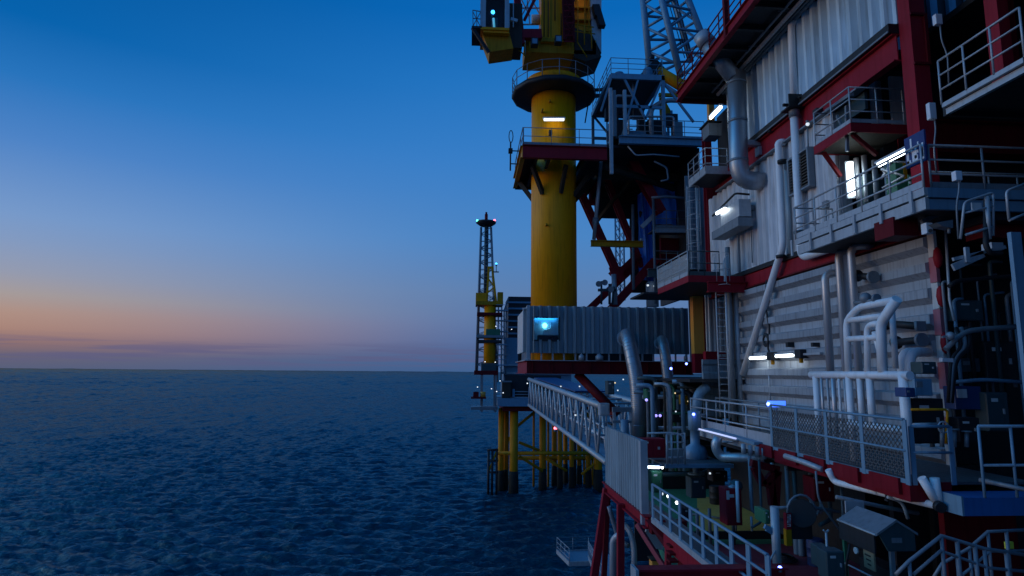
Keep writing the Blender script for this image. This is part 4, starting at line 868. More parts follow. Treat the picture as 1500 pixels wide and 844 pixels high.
for i, (x, y, X2) in enumerate(((1146, 237, 13), (1174, 341, 13), (1144, 376, 13), (1212, 362, 13))):
    q = XP(x, y, X - .02); t = thing('pipe_clamp', ('small dark clamp on the slanting pipe near the louvre', 'dark clamp on the stepped pipe by the gallery', 'dark clamp at the kink of the slanting pipe', 'dark clamp on the sloping step of the stepped pipe')[i], 'clamp', q, 'dark pipe clamps on the wall')
    build('strap', MB().cyl(q - V((0, 0, .06)), q + V((0, 0, .06)), .2, 12), black, t); build('arm', MB().beam(q + V((.1, 0, 0)), V((WX, q.y - .25, q.z)), .08, .08), black, t)
# silver pipes beside the white frame
for i, (x, y0, y1, X3, r) in enumerate(((1208, 404, 545, 12.5, .13), (1228, 372, 600, 12.6, .12), (1246, 365, 600, 12.4, .12))):
    a = XP(x, y0, X3); b = XP(x, y1, X3); pipe(('left and lowest', 'middle', 'right and tallest')[i] + ' of three silver pipes with top elbows behind the white frame', [a + V((.7, -.1, .1)), a + V((0, 0, .1)), V((a.x, a.y, b.z))], r, silver, .3, group='silver pipes behind the white frame')
for i in range(6):
    a = XP(1203 + i * 8.5, 552, 12.2); pipe('%s from the left of the slim pipes below the white frame beam' % ('first', 'second', 'third', 'fourth', 'fifth', 'sixth')[i], [V((a.x, a.y, 22.1)), V((a.x, a.y, 19.7))], (.05, .045, .08, .045, .06, .05)[i], (silver, galv, silver, white, galv, silver)[i], group='slim pipes below the white frame beam')
for i, x in enumerate((1322, 1333)):
    a = XP(x, 545, 11.9); e = XP(x + 16, 516, 12.5); pipe(('left', 'right')[i] + ' of two fat white elbow pipes by the black valves', [V((a.x, a.y, 20.2)), V((a.x, a.y, e.z)), e + V((.3, .1, 0))], .13, white, .5, group='fat white elbow pipes')
for i, (x0, y0, x1, y1) in enumerate(((1297, 474, 1348, 478), (1312, 502, 1350, 498), (1255, 404, 1279, 406))):
    a, b = XP(x0, y0, 12.7), XP(x1, y1, 12.7); t = thing('gate_valve', ('black valve spindle with a square flange above the fat elbows', 'lower black valve spindle just above the fat elbows', 'small black valve spindle at the top of the silver pipes')[i], 'valve', a, 'black valves on the ribbed wall')
    build('spindle', MB().cyl(a, b, .11, 10), black, t); build('flange', MB().cyl(b - V((0, .05, 0)), b + V((0, .05, 0)), .2, 4 if i == 0 else 12), galvd, t); build('wheel', MB().cyl(a, a + (b - a).normalized() * .06, .2, 12), black, t)
# white pipe guard frame
FX = 10.9
t = thing('pipe_guard', 'big white tubular guard frame with a slanted top in front of the ribbed wall', 'pipe frame', XP(1290, 600, FX))
def fx(x, y): return XP(x, y, FX)
def fz(x, y, z): a = fx(x, y); return V((a.x, a.y, z))
T = .098
build('main_beam', MB().tube([V((FX, fx(1333, 546).y, 22.0)), V((FX, fx(1188, 546).y, 22.0))], .11, 14), white, t)
for x, y in ((1195, 552), (1243, 546), (1322, 540)): b = fx(x, y); build('column', MB().cyl((FX, b.y, 19.6), (FX, b.y, 22.1 if x != 1195 else 21.95), (.12 if x == 1322 else .1), 14), white, t)
b = fx(1243, 470); build('left_upright', MB().pipe([V((FX, fx(1243, 546).y, 22.1)), fx(1240, 470), fx(1258, 450), fx(1310, 440)], T, .25), white, t)
build('right_upright', MB().pipe([V((FX, fx(1293, 546).y, 22.1)), fx(1290, 474), fx(1314, 438)], T * 1.3, .2), white, t)
build('cross_tube', MB().tube([fx(1240, 470), fx(1292, 463)], T * .85, 10).tube([fx(1241, 497), fx(1290, 494)], T * .85, 10), white, t)
build('inner_loop', MB().pipe([V((FX, fx(1271, 546).y, 22.1)), fx(1270, 476), fx(1289, 474)], T * .85, .35).pipe([V((FX + .3, fx(1281, 546).y, 22.1)), fx(1281, 486)], T * .8), white, t)
build('rear_upright', MB().tube([XP(1312, 540, FX + .7), XP(1306, 446, FX + .7)], T * .8, 10), white, t)
build('lower_tube', MB().tube([(FX, fx(1325, 600).y, 20.62), (FX, fx(1243, 600).y, 20.62)], T * 1.1, 10).tube([(FX, fx(1277, 600).y, 20.62), (FX, fx(1277, 600).y, 21.9)], T, 10).tube([(FX, fx(1262, 600).y, 20.62), (FX, fx(1262, 600).y, 21.9)], T * .8, 10), white, t)
t = thing('valve', 'small grey valve head clinging to the top of the white frame', 'valve', fx(1262, 445)); build('body', MB().ball(fx(1268, 437), .16, 8), galvd, t); build('stem', MB().cyl(fx(1266, 452), fx(1266, 430), .05, 8).cyl(fx(1252, 444), fx(1280, 440), .05, 8), galvd, t); build('hand_wheel', MB().cyl(fx(1282, 437), fx(1285, 437), .12, 12), galvd, t)
# lamps on the lower wall
for i, (x0, x1, y) in enumerate(((1099, 1121, 525), (1137, 1161, 522))):
    a, b = XP(x0, y, 12.75), XP(x1, y, 12.75); b.z = a.z; b.x = a.x
    tube_lamp(('left', 'right')[i] + ' of the two tube lamps shining on the ribbed wall', a, b, (.25, 0, 1), .055, EM('lamp_wall', (.85, .95, 1), 8))
    k = b + V((0, -.35, 0)); t = thing('lamp_gear', ('left', 'right')[i] + ' dark box next to a tube lamp on the ribbed wall', 'box', k, 'dark boxes beside the wall lamps'); build('case', MB().box(12.7, 13.1, k.y - .3, k.y + .12, k.z - .12, k.z + .22), navy, t); build('gland', MB().cyl((12.9, k.y, k.z - .3), (12.9, k.y, k.z - .12), .08, 8), yeld, t)
a = XP(1163, 520, 12.9); b = XP(1204, 518, 12.9); solo('cable_tray', MB().beam((12.95, a.y, a.z), (12.95, b.y, a.z), .25, .08), galv, 'pale flat tray right of the wall lamps', 'tray')
a = XP(1126, 527, 13.02); solo('conduit', MB().cyl((13.0, a.y, 20.2), (13.0, a.y, a.z), .04, 8), galv, 'thin upright conduit below the left wall lamp', 'pipe')
a = XP(1123, 410, 13.0); b = XP(1126, 520, 13.0)
solo('hanging_cable', MB().pipe([(13.0, a.y, a.z), (12.95, a.y + .1, a.z - 1.2), (13.0, a.y - .05, a.z - 2.2), (12.95, a.y + .1, a.z - 3), (13.0, a.y, b.z)], .045), navy, 'dark looping cable down the ribbed wall beside the slanting pipe', 'cable')
q = XP(1122, 500, 12.95); solo('cable_coil', MB().tube([q + V((0, .22 * math.cos(k * .7), .25 * math.sin(k * .7) + k * .004)) for k in range(28)], .05, 6), navy, 'dark coil of cable hung on the ribbed wall', 'cable')
# louvre
a, b = XP(1158, 250, 13.0), XP(1190, 250, 13.0); z0, z1 = XP(1175, 278, 13.0).z, XP(1175, 226, 13.0).z
t = thing('vent_louvre', 'dark slatted vent louvre on the middle cladding', 'louvre', (13.0, b.y, z0))
build('frame', MB().box(12.85, 13.12, b.y, b.y + .1, z0, z1).box(12.85, 13.12, a.y - .1, a.y, z0, z1).box(12.85, 13.12, b.y, a.y, z0 - .08, z0).box(12.85, 13.12, b.y, a.y, z1, z1 + .08), galvd, t)
mb = MB(); k = z0 + .05
while k < z1 - .08: mb.prof((12.95, b.y + .1, k), (12.95, a.y - .1, k), [(-.09, -.01), (.09, .07), (.09, .09), (-.09, .01)]); k += .12
build('slats', mb, M('louvre_brown', (.2, .17, .15), .6), t); build('back', MB().box(13.08, 13.11, b.y + .1, a.y - .1, z0, z1), black, t)
# floodlight box
t = thing('floodlight_box', 'silver ballast box with a bracket arm and lit tube on the middle cladding', 'light box', XP(1075, 320, 12.6)); a, b = XP(1050, 318, 12.5), XP(1090, 312, 12.5)
zl = XP(1075, 330, 12.5).z
build('tray', MB().box(12.2, 12.9, b.y, a.y, zl - .3, zl + .1), galvd, t); build('case', MB().box(12.3, 12.9, b.y + .1, a.y - .9, zl + .17, zl + 1.0), galv, t); build('bracket', MB().pipe([(12.9, b.y + .2, zl + 1.25), (12.3, b.y + .4, zl + 1.35), (12.2, a.y - .2, zl + .9)], .05), black, t); build('leg', MB().box(12.85, 12.95, (a.y + b.y) / 2, (a.y + b.y) / 2 + .1, zl - 2.2, zl - .37), galvd, t)
q0, q1 = XP(1050, 313, 12.15), XP(1063, 306, 12.15); tube_lamp('tube lamp on the outer end of the silver ballast box', q0, q1, (0, 0, 1), .07, Lw)
q0, q1 = XP(1041, 173, 12.1), XP(1056, 159, 12.1); q1.z = q0.z; tube_lamp('slanting tube lamp above the small balcony under the overhang', q0, q1, (0, 0, 1), .075, Lw)
bulb('small greenish lamp under the red beam right of the downpipe', XP(1183, 182, 12.8), .07, Lww)

# ================================================================== small balcony, caged ladders, white walkway
def deckplate(lab, x0, x1, y0, y1, z, th=.25, mat=None, edge=None, name='balcony_deck'):
    t = thing(name, lab, 'platform', (x0, y0, z - th)); build('floor', MB().box(x0 + .06, x1, y0 + .06, y1, z - .06, z), grate, t)
    build('edge_beam', MB().box(x0, x0 + .06, y0, y1, z - th, z + .02).box(x0 + .06, x1, y0, y0 + .06, z - th, z + .02), edge or galv, t); build('underside', MB().box(x0 + .07, x1, y0 + .07, y1, z - th, z - .07), mat or navy, t); return t
deckplate('small dark-bottomed balcony beside the thick exhaust pipe', 11.75, 13.1, 29.3, 31.7, 32.2, .14)
railing('white railing of the small balcony beside the thick exhaust pipe', [(13.0, 31.7, 32.2), (11.75, 31.7, 32.2), (11.75, 29.3, 32.2), (12.9, 29.3, 32.2)], 1.2, galv, .9, rails=(1, .66, .33), toe=.25, group='railings on the near platform')
ladder('left caged ladder running from the white walkway to the small balcony', (11.95, 31.9, 26.7), (11.95, 31.9, 32.2), .5, galv, (28.9, 32.0), (1, 0, 0), (0, -1, 0), .035)
a = P(1055, 600, 28.6); ladder('tall pale ladder with a cage at its top standing by the ribbed wall', (a.x + .25, 28.6, 20), (a.x + .25, 28.6, 27.6), .5, galv, (26.2, 27.7), (1, 0, 0), (0, -1, 0), .035)
a, b = P(1060, 355, 28.3), P(1060, 600, 28.3); solo('standpipe', MB().cyl((a.x, 28.3, 20), (a.x, 28.3, 27.4), .06, 8), galv, 'slim pale standpipe in front of the tall ladder', 'pipe')
for i, (x, r, m, lab) in enumerate(((1071, .12, galvd, 'left and darker'), (1081, .13, galv, 'right and paler'))): a = P(x, 500, 29); solo('downpipe', MB().cyl((a.x, 29, 19.8), (a.x, 29, 26.6 if i else 28.2), r, 12), m, lab + ' of the two upright pipes at the edge of the ribbed wall', 'pipe', 'upright pipes at the edge of the ribbed wall')
deckplate('white walkway with a red underbeam left of the tall ladder', 10.35, 13.1, 28.4, 33.2, 26.65, .3, navy, red, 'walkway')
railing('white railing with mesh panels on the walkway left of the tall ladder', [(10.35, 33.2, 26.65), (10.35, 28.4, 26.65)], 1.2, galv, 1.2, rails=(1, .66, .33), toe=.2, mesh=panelw, group='railings on the near platform')
railing('short grey railing across the near end of the white walkway', [(10.4, 28.4, 26.65), (11.9, 28.4, 26.65)], 1.2, teal, .7, toe=.2, group='railings on the near platform')
solo('walkway_girder', MB().ibeam((11.2, 28.2, 26.1), (13.1, 28.2, 26.1), .3, .5), red, 'red girder under the near end of the white walkway', 'girder')
bulb('tiny white lamp on the white walkway railing', P(1006.5, 380, 29), .06, Lww)
# clutter under the soffit behind balcony
t = thing('wall_box', 'grey instrument cover bolted behind the small balcony', 'box', P(1048, 150, 31)); build('case', MB().box(12.4, 13.1, 30.3, 31.2, 34.5, 35.2), galvd, t); build('hood', MB().box(12.3, 13.1, 30.2, 31.4, 35.22, 35.28), navy, t)
a, b = vert(1041, 133, 190, 31.5); solo('post', MB().beam(a, b, .3, .3, (0, 1, 0)), ora, 'short orange-red post under the overhang end', 'post')
# ================================================================== right side: column, bays, galleries
t = thing('column', 'tall red box column right of the upper cladding', 'column', (14.4, 18.5, 27))
a, b = P(1317, 0, 18.5).x, P(1345, 0, 18.5).x
build('shaft', MB().box(13.23, 13.72, 16.6, 17.1, 26.75, 38), red, t)
build('stiffener_frame', MB().box(13.21, 13.74, 16.53, 16.6, 32.9, 32.97).box(13.21, 13.74, 16.53, 16.6, 31.3, 31.37).box(13.64, 13.74, 16.54, 16.6, 31.37, 32.9), redd, t)
# bay backing, shade put into its near-black colour; closes the block to the right
t = thing('bay_wall', 'bay walls and ceilings right of the red column, shade put into near-black colour', 'bay', (15, 19, 19.5))
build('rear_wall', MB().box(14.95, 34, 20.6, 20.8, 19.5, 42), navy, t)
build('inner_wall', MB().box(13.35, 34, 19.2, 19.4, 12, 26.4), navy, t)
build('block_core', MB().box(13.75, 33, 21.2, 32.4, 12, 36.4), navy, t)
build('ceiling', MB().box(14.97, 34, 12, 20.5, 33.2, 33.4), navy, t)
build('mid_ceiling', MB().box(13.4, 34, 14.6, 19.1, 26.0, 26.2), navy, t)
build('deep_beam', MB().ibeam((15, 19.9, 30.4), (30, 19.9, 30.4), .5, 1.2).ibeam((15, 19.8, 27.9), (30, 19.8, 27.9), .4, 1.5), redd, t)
mb = MB()
for i in range(7): x = 15.6 + i * .75; mb.box(x, x + .28, 20.4, 20.58, 34.0, 40)
split('rib', mb, steelb, t)
t = thing('recess_wall', 'dim recess behind the red balcony between middle cladding and column', 'recess', (14.4, 20, 27))
build('back_panel', MB().box(13.42, 13.74, 20.9, 21.1, 26.8, 31.6), clad_s, t)
split('side_panel', MB().box(13.3, 13.4, 19.05, 20.7, 31.0, 31.6).box(13.76, 14.9, 19.9, 20.55, 26.8, 29.0), teal, t)
build('pale_door', r2(1306, 112, 1328, 188, 19.6, .1), panelw, t)
for i, (x, y0, y1, D) in enumerate(((1279, 115, 192, 20.2), (1288, 120, 192, 20.3))):
    a, b = vert(x, y0, y1, D); solo('pipe', MB().cyl(a, b, .1, 10), white if i == 0 else silver, ('white', 'silver')[i] + ' upright pipe inside the recess over the red balcony', 'pipe')
for i, (x, y0, y1, D, m) in enumerate(((1256, 232, 292, 20.4, white), (1268, 228, 296, 20, galv), (1283, 235, 300, 19.6, galvd), (1300, 240, 292, 19.4, steelb))):
    a, b = vert(x, y0, y1, D); solo('pipe', MB().cyl(a, b, .09, 10), m, ('white pipe next to the upright tube lamp', 'pale grey pipe second from the upright tube lamp', 'dull grey pipe third from the upright tube lamp', 'blue-grey pipe before the green locker')[i], 'pipe', 'pipes behind the long gallery')
t = thing('locker', 'dark green locker with yellow edging behind the gallery railing', 'locker', P(1322, 290, 18.2)); build('case', r2(1313, 238, 1330, 285, 18.2, .5), green, t); build('door_edge', r2(1324, 236, 1329, 262, 18.17, .02), yeld, t)
t = thing('notice_strip', 'narrow green notice strip with pale marks left of the red column foot', 'sign', P(1334, 270, 17.6)); build('plate', r2(1331, 256, 1336, 280, 17.6, .03), green, t)
mb = MB()
for y in (259, 266, 273): r2(1332, y, 1335, y + 3.5, 17.58, .015, mb)
build('marks', mb, signw, t)
a, b = P(1245, 238, 20.2), P(1245, 286, 20.2); tube_lamp('upright tube lamp glowing on the middle cladding end', (a.x, 20.2, b.z), (a.x, 20.2, a.z), (.3, 1, 0), .1, EM('lamp_upright', (.75, .92, 1), 8))
# red balcony
t = thing('red_balcony', 'small red-edged balcony in front of the dim recess', 'balcony', (13, 18.8, 29.5))
zb_ = P(1240, 213, 20.3).z
build('floor', MB().box(12.45, 14.4, 18.6, 20.7, zb_, zb_ + .06), grate, t); build('edge_beam', MB().box(12.4, 12.48, 18.55, 20.75, zb_ - .22, zb_ + .08).box(12.48, 14.4, 18.55, 18.63, zb_ - .22, zb_ + .08).box(12.48, 14.4, 20.67, 20.75, zb_ - .22, zb_ + .08), red, t)
split('bracket', MB().beam((12.6, 20.5, zb_ - .2), (13.2, 20.5, zb_ - 1.1), .12, .12).beam((12.6, 18.8, zb_ - .2), (13.4, 18.8, zb_ - .9), .12, .12), redd, t)
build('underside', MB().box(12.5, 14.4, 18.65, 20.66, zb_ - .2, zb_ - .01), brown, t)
railing('grey railing round the small red balcony', [(13.1, 20.7, zb_ + .1), (12.45, 20.7, zb_ + .1), (12.45, 18.6, zb_ + .1), (14.3, 18.6, zb_ + .1)], 1.25, galv, .85, rails=(1, .66, .33), group='railings on the near platform')
t = thing('hinged_arm', 'dark swing arm on the cladding left of the red balcony', 'arm', XP(1230, 180, 12.9)); build('arm', MB().beam(XP(1226, 170, 12.9), XP(1240, 196, 12.6), .08, .1).beam(XP(1210, 163, 12.9), XP(1248, 138, 12.6), .12, .1).beam(XP(1240, 155, 12.6), XP(1241, 222, 12.6), .09, .09), galvd, t)
# long gallery at z 26.7
gx, gy, gz = 11.45, 14.4, 26.75
t = thing('gallery', 'long grey gallery deck wrapping the corner under the blue sign', 'gallery', (gx, gy, gz - .55))
build('upper_channel', MB().box(gx, gx + .1, gy, 20.6, gz - .2, gz), galv, t); build('lower_channel', MB().box(gx + .05, gx + .15, gy + .05, 20.6, gz - .55, gz - .24), galv, t)
build('front_beam', MB().box(gx + .1, 19, gy, gy + .1, gz - .25, gz).box(gx + .15, 19, gy + .06, gy + .16, gz - .55, gz - .28), steelb, t)
build('floor', MB().box(gx + .1, 19, gy + .1, 20.5, gz - .08, gz - .02), grate, t); build('underside', MB().box(gx + .2, 19, gy + .2, 20.5, gz - .5, gz - .4), navy, t)
mb = MB()
for k in range(6): y = gy + .4 + k * 1.2; mb.box(gx - .05, gx - .001, y, y + .1, gz - .55, gz + .02)
split('stiffener', mb, galv, t)
railing('grey railing along the seaward side of the long gallery', [(gx + .02, 20.6, gz), (gx + .02, gy + .02, gz)], 1.15, galv, 1.15, rails=(1, .66, .33), toe=.18, group='railings on the near platform', r=.028)
railing('grey railing along the shaded front of the long gallery', [(gx + .25, gy + .05, gz), (17.5, gy + .05, gz)], 1.15, galvd, 1.3, rails=(1, .66, .33), toe=.15, group='railings on the near platform', r=.028)
railing('short grey railing across the far end of the long gallery', [(gx + .02, 20.65, gz), (12.9, 20.65, gz)], 1.15, galvd, .7, group='railings on the near platform')
railing('dim inner railing deeper in the bay behind the gallery front', [(13.2, 16.3, gz), (18.5, 16.3, gz)], 1.1, galvd, .9, group='railings on the near platform')
t = thing('bracing_cross', 'pale crossed bracing tubes behind the gallery railing', 'brace', P(1300, 260, 17)); split('tube', MB().cyl(P(1290, 248, 17), P(1325, 258, 16.6), .035, 8).cyl(P(1291, 262, 17), P(1304, 240, 17), .035, 8).cyl(P(1292, 276, 17), P(1324, 258, 16.6), .035, 8).cyl(P(1292, 246, 17), P(1300, 262, 17), .035, 8), galv, t)
# blue sign
sa, sb = P(1322, 222, 15.9), P(1358, 202, 14.5)
t = thing('blue_sign', 'big dark blue sign board with broken white marks on the gallery rail', 'sign', sa)
SX = gx + .12; a0, a1 = XP(1325, 215, SX).y, XP(1355, 215, SX).y; zz0, zz1 = gz + .72, gz + 1.55
build('board', MB().box(SX, SX + .05, a1, a0, zz0, zz1), signb, t)
mb = MB(); L = a0 - a1
for u, w, v0, v1 in ((.08, .12, .1, .5), (.08, .2, .1, .22), (.3, .08, .45, .9), (.36, .14, .1, .5), (.5, .1, .2, .6), (.48, .16, .12, .3), (.62, .06, .35, .45), (.66, .05, .6, .7), (.74, .05, .3, .4), (.8, .12, .15, .45), (.86, .08, .08, .6), (.2, .06, .5, .6)):
    mb.box(SX - .012, SX - .002, a0 - L * (u + w), a0 - L * u, zz0 + (zz1 - zz0) * v0, zz0 + (zz1 - zz0) * v1)
build('marks', mb, signw, t)
a, b = XP(1287, 242, 12.0), XP(1331, 220, 12.0); b.z = a.z
tube_lamp('long slanting tube lamp beside the blue sign over the gallery', a, b, (0, 0, 1), .06, EM('lamp_long', (.8, .93, 1), 8))
t = thing('lamp_bracket', 'pair of thin arms holding the long slanting tube lamp', 'bracket', a); split('arm', MB().cyl(a + V((0, 0, .12)), V((13.6, a.y, a.z + .12)), .03, 8).cyl(b + V((0, 0, .12)), V((13.6, b.y, b.z + .12)), .03, 8), galvd, t)
solo('red_bracket', r2(1309, 318, 1345, 345, 15.6, .8), redd, 'dark red box bracket below the gallery corner', 'bracket')
solo('knee_plate', MB().poly([P(1350, 322, 15.3), P(1395, 300, 15.3), P(1395, 306, 15.3), P(1354, 328, 15.3)], (0, .1, 0)), galvd, 'thin slanted knee plate under the gallery corner', 'plate')
t = thing('camera_housing', 'white weatherproof housing beside the red bracket', 'box', P(1362, 335, 14.9)); build('case', r2(1357, 326, 1367, 342, 14.9, .2), signw, t); build('lens', MB().cyl(P(1363, 338, 14.88), P(1363, 338, 14.8), .05, 10), navy, t)
t = thing('floodlight', 'grey flat floodlight under the gallery beside the black bay', 'floodlight', P(1380, 328, 14.6)); build('head', MB().poly([P(1372, 326, 14.6), P(1396, 322, 14.6), P(1396, 334, 14.6), P(1380, 331, 14.6)], (0, .3, 0)), galvd, t); build('bracket', MB().cyl(P(1390, 334, 14.7), P(1390, 342, 14.7), .04, 8), galvd, t)
# junction boxes with dangling cables
for i, (x, y0, y1, D, lab, ex) in enumerate(((1376, 20, 35, 15.6, 'small pale junction box high in the black bay', [(1377, 35), (1379, 60), (1388, 80), (1390, 125)]), (1367, 150, 174, 15.2, 'tall white junction box beside the red column', [(1369, 174), (1371, 190), (1368, 215), (1372, 255)]), (1405, 250, 264, 13.6, 'white junction box on the gallery front railing', [(1405, 264), (1405, 280), (1401, 300), (1404, 350)]))):
    t = thing('junction_box', lab, 'box', P(x, y1, D), 'junction boxes in the right bays'); build('case', r2(x - 5, y0, x + 5, y1, D, .14), signw, t); build('cable', MB().pipe([P(*e, D + .06) for e in ex], .022, .3, 8), galvd, t)
for i, x in enumerate((1349, 1353, 1360)): a, b = vert(x, -20, 265, 17.5); solo('riser', MB().cyl(a, b, (.05, .04, .08)[i], 8), (galvd, navy, navy)[i], ('thin grey', 'thin black', 'thick black')[i] + ' riser line along the shaded side of the red column', 'pipe', 'riser lines beside the red column')
# upper balcony
ub = P(1380, 158, 14.6); ux, uz = ub.x, ub.z
t = thing('upper_balcony', 'grey balcony with a stepped edge beam high in the black bay', 'balcony', (ux, 12.6, uz))
build('edge_beam', MB().box(ux, ux + .1, 12.2, 14.6, uz, uz + .12).box(ux + .1, ux + .2, 12.2, 14.6, uz - .18, uz - .02), galv, t)
build('floor', MB().box(ux + .2, 20, 12.2, 14.6, uz - .06, uz), navy, t); build('end_beam', MB().box(ux + .1, 20, 14.6, 14.7, uz - .2, uz + .1), navy, t)
railing('pale railing of the upper balcony in the black bay', [(ux, 14.6, uz + .1), (ux, 12.15, uz + .1)], 1.2, galv, .95, rails=(1, .66, .33), toe=0, group='railings on the near platform', r=.026)
q = P(1484, 60, 14.4); t = thing('column', 'dark red column cut by the right edge behind the upper balcony', 'column', (q.x, 14.4, 28)); build('shaft', MB().box(P(1466, 60, 14.4).x, P(1482, 60, 14.4).x, 14.4, 14.8, P(1480, 128, 14.4).z, 38), red, t); build('flange', MB().box(P(1482, 60, 14.4).x + .005, P(1496, 60, 14.4).x, 14.5, 14.75, P(1480, 128, 14.4).z, 38), redd, t)
# cage frame at right
t = thing('access_gate', 'grey tubular gate frame with a pale plate under the gallery front', 'gate', P(1405, 345, 13.2))
D = 13.2
build('frame', MB().pipe([P(1407, 350, D), P(1413, 296, D), P(1455, 282, D), P(1455, 345, D)], .03, .1, 8).cyl(P(1413, 312, D), P(1455, 302, D), .025, 8).cyl(P(1415, 344, D), P(1455, 332, D), .03, 8), galv, t); build('plate', r2(1424, 297, 1438, 308, D, .03), panelw, t); build('post', MB().cyl(P(1446, 288, D), P(1449, 350, D), .05, 8), galv, t)
t = thing('access_gate', 'second grey tubular gate frame cut by the right edge', 'gate', P(1480, 325, 12.8)); build('frame', MB().pipe([P(1478, 322, 12.8), P(1474, 280, 12.8), P(1505, 268, 12.8)], .03, .1, 8).cyl(P(1478, 323, 12.8), P(1505, 312, 12.8), .03, 8), galv, t)
t = thing('hose_rack', 'grey bracket rack with a black hose loop below the gate', 'rack', P(1420, 395, 13.4)); build('rail', MB().beam(P(1396, 392, 13.4), P(1440, 372, 13.4), .06, .16).beam(P(1396, 380, 13.4), P(1472, 362, 13.4), .06, .08), galv, t); build('bracket', r2(1453, 355, 1470, 366, 13.4, .3), galv, t); build('upright', r2(1415, 362, 1421, 384, 13.3, .06), galv, t); build('hose', MB().pipe([P(1445, 290, 13.3), P(1444, 360, 13.2), P(1450, 371, 13.2), P(1466, 371, 13.3)], .06, .3), black, t)
solo('column', MB().box(P(1487, 400, 12.6).x, P(1502, 400, 12.6).x, 12.6, 12.7, 21, P(1490, 340, 12.6).z), steelb, 'blue-grey column cut by the right edge below the gate', 'column')
solo('red_girder', r2(1440, 318, 1500, 348, 15, .6), redd, 'dark red girder behind the gate frames at right', 'girder')
# things in black bay at walkway level
pipe('grey conduit running down the edge of the black bay', [P(1385, 335, 16), P(1391, 440, 15.9), P(1398, 470, 15.8)], .035, galv, group='conduits in the black bay')
t = thing('hose_bundle', 'black hose loops hanging in the bay beside the ribbed wall', 'hoses', P(1395, 590, 15.6))
for k in range(3): build('hose', MB().pipe([P(1400 + k * 8, 480, 15.7), P(1410 + k * 6, 508, 15.5), P(1393 + k * 3, 525, 15.4), P(1389 + k * 2, 590, 15.3)], .045 + .01 * k, .6), (black, galvd, black)[k], t)
t = thing('valve', 'pale hand valve at the top of the black hose loops', 'valve', P(1392, 492, 15.5)); build('body', MB().ball(P(1392, 492, 15.5), .11, 8), galv, t); build('lever', MB().beam(P(1380, 494, 15.5), P(1400, 490, 15.5), .05, .05), galv, t)
for i, (x0, y0, x1, y1, D, m, lab) in enumerate(((1340, 555, 1366, 580, 14.6, steelb, 'slate blue equipment box behind the right column of the white frame'), (1327, 568, 1341, 582, 14.3, blue, 'small bright blue box touching the right column of the white frame'), (1399, 566, 1438, 600, 15.6, blue, 'dark blue cabinet with a pale plate deep in the black bay'), (1408, 525, 1436, 545, 16.2, teal, 'dim teal box above the dark blue cabinet'))):
    t = thing('equipment_box', lab, 'box', P(x0, y1, D), 'equipment boxes at the black bay'); build('case', r2(x0, y0, x1, y1, D, .4), m, t)
    build('plate', r2(x0 + 3, y0 + 4, x0 + (x1 - x0) * .45, y0 + (y1 - y0) * .5, D - .02, .015), panelw if i == 2 else galvd, t)
a, b = P(1378, 527, 15.4), P(1394, 528, 15.4); solo('clamp_strip', MB().beam(a, b, .12, .1), signw, 'white clamp strip holding the black hoses', 'clamp')
pipe('brass-tinted small bore line low beside the white frame', [P(1335, 600, 14.2), P(1388, 600, 14.2), P(1386, 650, 14.2)], .03, yeld, .1, group='small bore lines behind the walkway'); pipe('grey small bore line with a hand wheel low beside the white frame', [P(1338, 623, 14.2), P(1375, 622, 14.2)], .05, galv, group='small bore lines behind the walkway')
t = thing('hand_wheel', 'pale round hand wheel behind the walkway front railing', 'wheel', P(1382, 626, 13.9)); q = P(1382, 626, 13.9)
build('rim', MB().tube([q + V((.13 * math.cos(k * .524), 0, .13 * math.sin(k * .524))) for k in range(13)], .018, 6), galv, t); build('spoke', MB().beam(q + V((-.12, 0, 0)), q + V((.12, 0, 0)), .02, .02).beam(q + V((0, 0, -.12)), q + V((0, 0, .12)), .02, .02), galv, t)
# ================================================================== lower walkway
kx, ky, kz = 9.95, 13.7, 19.6
t = thing('lower_walkway', 'lower walkway deck with stepped red side beams in front of the white frame', 'walkway', (kx, ky, kz - .3))
build('floor', MB().box(kx + .08, 13.0, ky + .08, 27.6, kz - .06, kz), grate, t)
mb = MB()
build('side_beam', MB().box(kx, kx + .08, ky, 19.95, kz - .42, kz + .0), red2, t)
for k in range(5): y = ky + .25 + k * 1.5; build('side_plate', MB().box(kx - .09, kx - .005, y, y + 1.05, kz - .3, kz + .06), red2, t)
build('front_beam', MB().box(kx + .08, 10.95, ky, ky + .08, kz - .42, kz), red2, t)
build('far_edge', MB().box(kx, kx + .08, 20.0, 27.6, kz - .25, kz + .02), galv, t); build('underside', MB().box(kx + .1, 13, ky + .1, 27.5, kz - .4, kz - .3), navy, t)
mb = MB()
for k in range(9): y = ky + 1 + k * 1.55; mb.ibeam((kx + .1, y, kz - .5), (13, y, kz - .5), .12, .2)
split('joist', mb, navy, t)
R_ = dict(group='railings on the near platform', r=.03)
railing('pale open railing with broad kick plates at the far half of the lower walkway', [(kx + .04, 27.6, kz), (kx + .04, 20.1, kz)], 1.3, galv, 1.9, rails=(1, .72, .44), toe=.42, **R_)
railing('grey flat-post railing with diamond mesh along the lower walkway', [(kx - .02, 20.0, kz - .05), (kx - .02, ky, kz - .05)], 1.45, steelb, 1.55, rails=(1, .52), toe=.1, mesh=grate, ms=.15, flatpost=True, fw=.14, **R_)
railing('grey flat-post railing across the front end of the lower walkway', [(kx + .12, ky - .02, kz - .05), (11.0, ky - .02, kz - .05)], 1.3, steelb, 1.75, rails=(1, .55), toe=0, flatpost=True, **R_)
railing('inner pale railing behind the tall ladder foot on the lower walkway', [(11.4, 28.2, kz), (11.4, 22.5, kz)], 1.3, galvd, 1.6, rails=(1, .6), toe=0, **R_)
